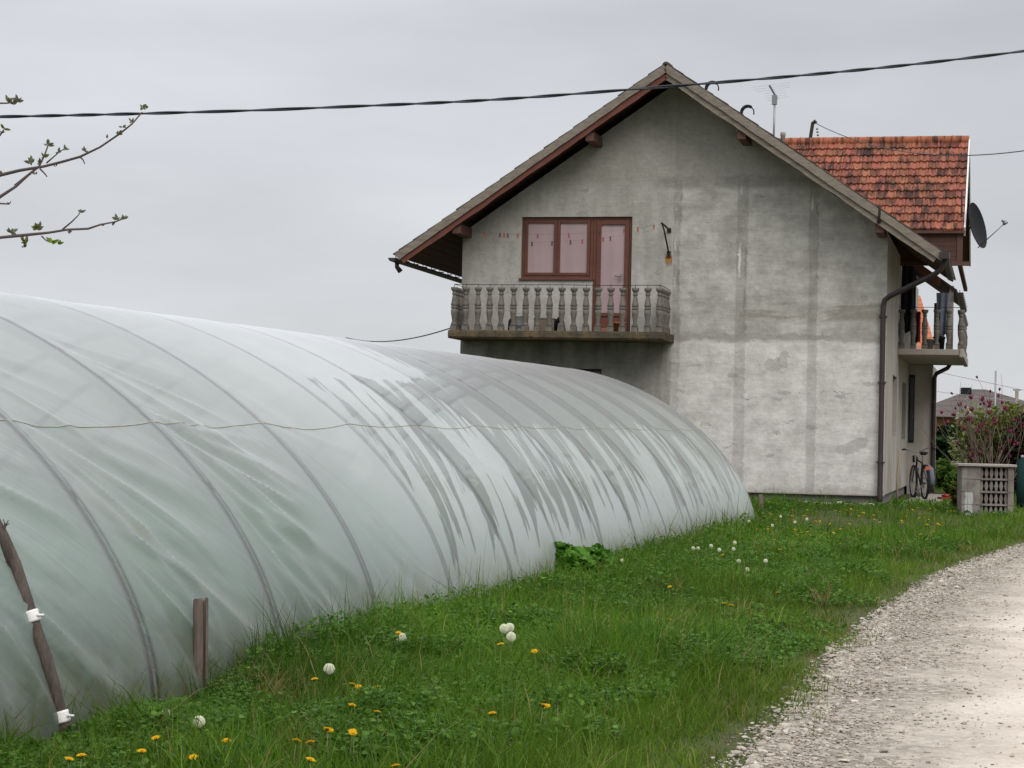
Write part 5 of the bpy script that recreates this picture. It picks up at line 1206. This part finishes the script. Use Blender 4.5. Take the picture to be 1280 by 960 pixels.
shrub('leafy_weed', 1199, 46, .8, .55, .45, 1500, [(.09, .17, .025), (.05, .11, .02)], 'bright green weeds left of the planter in the far garden', 'weed', .05, dens=.7)
shrub('dark_shrub', 1292, 46, 1.4, 2.0, .45, 6000, [(.04, .06, .02), (.07, .08, .025), (.10, .03, .04)], 'tangled dark shrub at the right edge behind the green netting', 'bush', .035, dens=.7)
shrub('dock_plant', 700, 19.6, .75, .40, .13, 1700, [(.08, .20, .025), (.10, .23, .03), (.06, .15, .02)], 'bright leafy plant clump growing high against the film in the middle', 'plant', .030, False, .75, .6)
shrub('dock_plant', 742, 20.3, .5, .36, .14, 900, [(.08, .20, .025), (.06, .15, .02)], 'leafy plant clump right of the brightest one against the film', 'plant', .028, False, .75, .5)
# far fence, green netting post -----------------------------------------------------------------------
fe = empty('garden_fence', (at(1192, 560, 66).x, 66, .45)); tag(fe, 'pale garden fence of thin upright pickets far behind the house', 'fence')
b = MB()
for i in range(26): b.box(-1.4+i*.115, -1.375+i*.115, -.01, .01, 0, 1.15)
b.build('pickets', M['steel'], fe)
b = MB(); b.box(-1.45, 1.6, .011, .03, .25, .29); b.box(-1.45, 1.6, .011, .03, .95, .99); b.build('rails', M['steel'], fe)
b = MB(); b.box(-.9, .9, -.12, .12, 0, .75); o = b.build('garden_wall', M['cardboard']); o.location = (at(1172, 590, 53).x, 53, .42); tag(o, 'low brown wall end behind the house corner', 'wall')
gn = empty('green_post', (at(1277, 620, 36.6).x, 36.6, .42)); tag(gn, 'dark green bundle of netting on a post at the right edge', 'post')
b = MB(); b.tube([(0, 0, 0), (0, 0, .95)], [.09, .10], 10); b.build('netting', M['teal'], gn); b = MB(); b.tube([(.0, 0, .95), (0, 0, 1.02)], .03, 8); b.build('post_top', M['steel'], gn)
b = MB(); b.box(-.06, .06, -.06, .06, 0, 3.6); b.box(-.16, .16, -.05, .05, 3.55, 3.62); o = b.build('utility_pole', M['concrete']); o.location = (at(1271, 500, 88).x, 88, .45); tag(o, 'grey utility pole standing before the far house', 'pole')
b = MB(); b.tube([(0, 0, 0), (0, 0, 4.1)], .035, 6); o = b.build('flag_pole', M['steel']); o.location = (at(1244, 500, 80).x, 80, .45); tag(o, 'thin bare pole rising behind the magnolia', 'pole')
# far houses ---------------------------------------------------------------------------------------------
t = NT('far_roof'); o_ = t.obj(); s_ = t.sep(o_); w_ = t.math('FRACT', t.mul(s_[2], 3.6)); c = t.mix(t.sstep(w_, .0, .25), (.04, .033, .03), (.085, .068, .062)); M['far_roof'] = t.done(t.bsdf(c, .8, spec=.3))
t = NT('far_orange'); o_ = t.obj(); s_ = t.sep(o_); w_ = t.math('FRACT', t.mul(s_[2], 3.0)); c = t.mix(t.sstep(w_, .0, .2), (.10, .03, .02), (.40, .135, .07)); M['far_orange'] = t.done(t.bsdf(c, .85, spec=.2))
M['brick'] = plain('brick', (.26, .13, .06), .9, .35, 3)
fh = empty('far_house', (24.0, 100, .45)); tag(fh, 'low far house with a dark grey hipped roof behind the magnolia', 'house')
b = MB(); b.box(-3.0, 3.4, .0, 7, 0, 2.55); b.build('wall', M['brick'], fh)
b = MB(); zt = 4.0; b.add([(-3.6, -.6, 2.5), (4.4, -.6, 2.5), (4.4, 7.6, 2.5), (-3.6, 7.6, 2.5), (-.55, 3.4, zt), (.15, 3.4, zt)], [(0, 1, 5, 4), (1, 2, 5), (2, 3, 4, 5), (3, 0, 4), (0, 3, 2, 1)]); b.build('roof', M['far_roof'], fh)
b = MB(); b.box(-1.2, -.75, 2.6, 3.1, 3.1, 4.05); b.build('chimney', M['black'], fh)
for x0 in (-2.2, .4, 2.1):
    b = MB(); b.box(x0, x0+.9, -.05, .02, .9, 2.0); w1 = b.build('window', M['white_plastic'], fh); g = MB(); g.box(x0+.08, x0+.82, -.06, -.051, .98, 1.92); g.build('pane', M['dark_pane'], w1)
fo = empty('far_house', (at(1158, 400, 130).x-3.9, 130, .45)); tag(fo, 'tall far house with a bright orange tiled roof, seen through the side balcony', 'house')
b = MB(); b.box(-6, 3.9, .4, 9, 0, 7.1); b.build('wall', M['side_plaster'], fo)
b = MB(); zt = 11.0; b.add([(-7, -.4, 7.0), (4.55, -.4, 7.0), (4.55, 9.6, 7.0), (-7, 9.6, 7.0), (-6, 4.6, zt), (4.4, 4.6, zt)], [(0, 1, 5, 4), (1, 2, 5), (2, 3, 4, 5), (3, 0, 4), (0, 3, 2, 1)]); b.build('roof', M['far_orange'], fo)
b = MB(); b.box(-.4, .3, 4.2, 4.9, 10.4, 11.9); b.build('chimney', M['brick'], fo)
# budding tree at the left, its trunk outside the picture ---------------------------------------------------
ft = empty('fruit_tree', (-2.55, 5.7, .06)); tag(ft, 'budding fruit tree reaching bare twigs into the sky at the upper left', 'tree')
O_ = Vector(ft.location); YT = 5.4
b = MB(); b.tube([(0, 0, -.05), (.03, 0, .6), (.0, .02, 1.1), (-.05, 0, 1.7), (-.1, .05, 2.6)], [.085, .07, .062, .05, .02], 10); trunk = b.build('trunk', M['bark'], ft)
def P_(px, py, dy=0.): return at(px, py, YT+dy)-O_
BR = [[(-330, 420, .2), (-160, 330, .15), (-60, 250, .1), (0, 219, .05), (25, 213, .0), (55, 208, 0), (75, 203, .0), (100, 196, -.05), (125, 184, -.05), (150, 167, -.1), (165, 155, -.1), (178, 140, -.1)],
      [(-260, 400, .2), (-120, 330, .1), (-40, 275, .0), (0, 246, 0), (20, 233, .0), (35, 219, .0), (48, 209, 0), (52, 202, .0), (56, 193, 0), (60, 182, 0)],
      [(-330, 430, .1), (-200, 350, .0), (-80, 305, .0), (0, 297, .0), (30, 294, 0), (60, 291, 0), (85, 287, 0), (110, 286, 0), (125, 281, 0), (145, 277, 0), (157, 272, 0)],
      [(-200, 230, .3), (-100, 180, .25), (-40, 140, .2), (-10, 129, .2), (8, 129, .2), (24, 127, .2)],
      [(-220, 300, .3), (-80, 200, .2), (-20, 180, .2), (0, 169, .2), (5, 162, .2)],
      [(-120, 280, -.1), (-40, 262, -.1), (-10, 254, -.1), (12, 255, -.1)]]
SUB = [[(78, 287, 0), (90, 277, 0), (98, 269, 0), (101, 264, 0)], [(58, 204, 0), (66, 197, 0), (74, 190, 0), (82, 185, 0)], [(100, 196, -.05), (104, 200, -.05), (106, 205, -.05)], [(50, 211, 0), (55, 216, 0), (59, 221, 0)], [(52, 295, 0), (57, 300, 0), (60, 302, 0)], [(18, 232, .02), (30, 222, .02), (45, 210, .02)], [(28, 295, 0), (30, 301, 0), (32, 306, 0)], [(85, 289, 0), (87, 292, 0)]]
for i, br in enumerate(BR+SUB):
    b = MB(); pts = [P_(*q) for q in br]; n = len(pts); r0 = .0036 if i < 3 else (.003 if i < 6 else .0010); r1 = .0017 if i < 6 else .0012
    rad = [r0*random.uniform(.85, 1.25)*(1-k/(n-1))**1.1+r1*(1+.25*random.random()) for k in range(n)]
    if i < 6: rad[0] *= 1.3
    b.tube(pts, rad, 7); b.build('branch', M['twig'], ft)
def budcluster(px, py, dy, n, size, colr):
    b = MB(); c0 = P_(px, py, dy)
    for k in range(n):
        a = random.uniform(0, 6.28); d = Vector((math.cos(a)*random.uniform(.3, 1), random.uniform(-.5, .5), .55+math.sin(a)*.6)).normalized(); s = size*random.uniform(.32, .68)
        sd_ = d.cross(Vector((random.gauss(0, .4), 1, random.gauss(0, .4)))).normalized(); nn = d.cross(sd_)
        q = [c0, c0+d*s*.35+sd_*s*.22+nn*s*.05, c0+d*s*.7+sd_*s*.17+nn*s*.12, c0+d*s+nn*s*.22, c0+d*s*.7-sd_*s*.17+nn*s*.12, c0+d*s*.35-sd_*s*.22+nn*s*.05, c0+d*s*.55+nn*s*.0]
        k_ = random.uniform(.7, 1.25); b.add(q, [(0, 1, 6), (1, 2, 6), (2, 3, 6), (3, 4, 6), (4, 5, 6), (5, 0, 6)], True, col=tuple(v*k_ for v in colr))
    return b.build('leaf_bud', M['leaf'], ft)
gy = (.16, .155, .12); gg = (.14, .15, .05); br_c = (.15, .12, .08)
for q in ((178, 134, -.1, 5, .030, gy), (182, 136, -.1, 3, .022, gg), (165, 153, -.1, 4, .022, gy), (153, 159, -.1, 4, .024, br_c), (148, 168, -.1, 4, .024, br_c), (134, 173, -.05, 4, .022, gy), (105, 189, -.05, 4, .024, gy), (60, 182, 0, 6, .030, gy), (55, 197, 0, 6, .028, gg), (40, 204, 0, 7, .034, gy), (73, 191, 0, 5, .026, gy), (81, 187, 0, 4, .022, gy), (50, 205, 0, 5, .030, gg), (44, 218, 0, 4, .022, br_c),
          (101, 266, 0, 5, .026, gy), (147, 275, 0, 5, .028, gy), (156, 274, 0, 5, .026, gy), (140, 281, 0, 4, .022, br_c), (127, 282, 0, 3, .016, br_c), (46, 287, 0, 8, .034, gg), (50, 284, 0, 5, .03, gy), (13, 291, 0, 8, .034, gy), (32, 304, 0, 7, .034, gg), (29, 309, 0, 4, .03, gy), (65, 304, 0, 8, .038, (.18, .24, .03)), (72, 305, 0, 4, .030, (.15, .22, .03)), (87, 291, 0, 3, .018, br_c),
          (10, 128, .2, 6, .034, gy), (22, 127, .2, 7, .034, gy), (17, 131, .2, 4, .03, gy), (5, 161, .2, 7, .036, gg), (1, 166, .2, 4, .026, br_c), (3, 217, .0, 5, .024, br_c), (12, 255, -.1, 3, .016, br_c), (26, 213, 0, 3, .012, br_c), (70, 208, 0, 3, .014, br_c)):
    budcluster(*q)
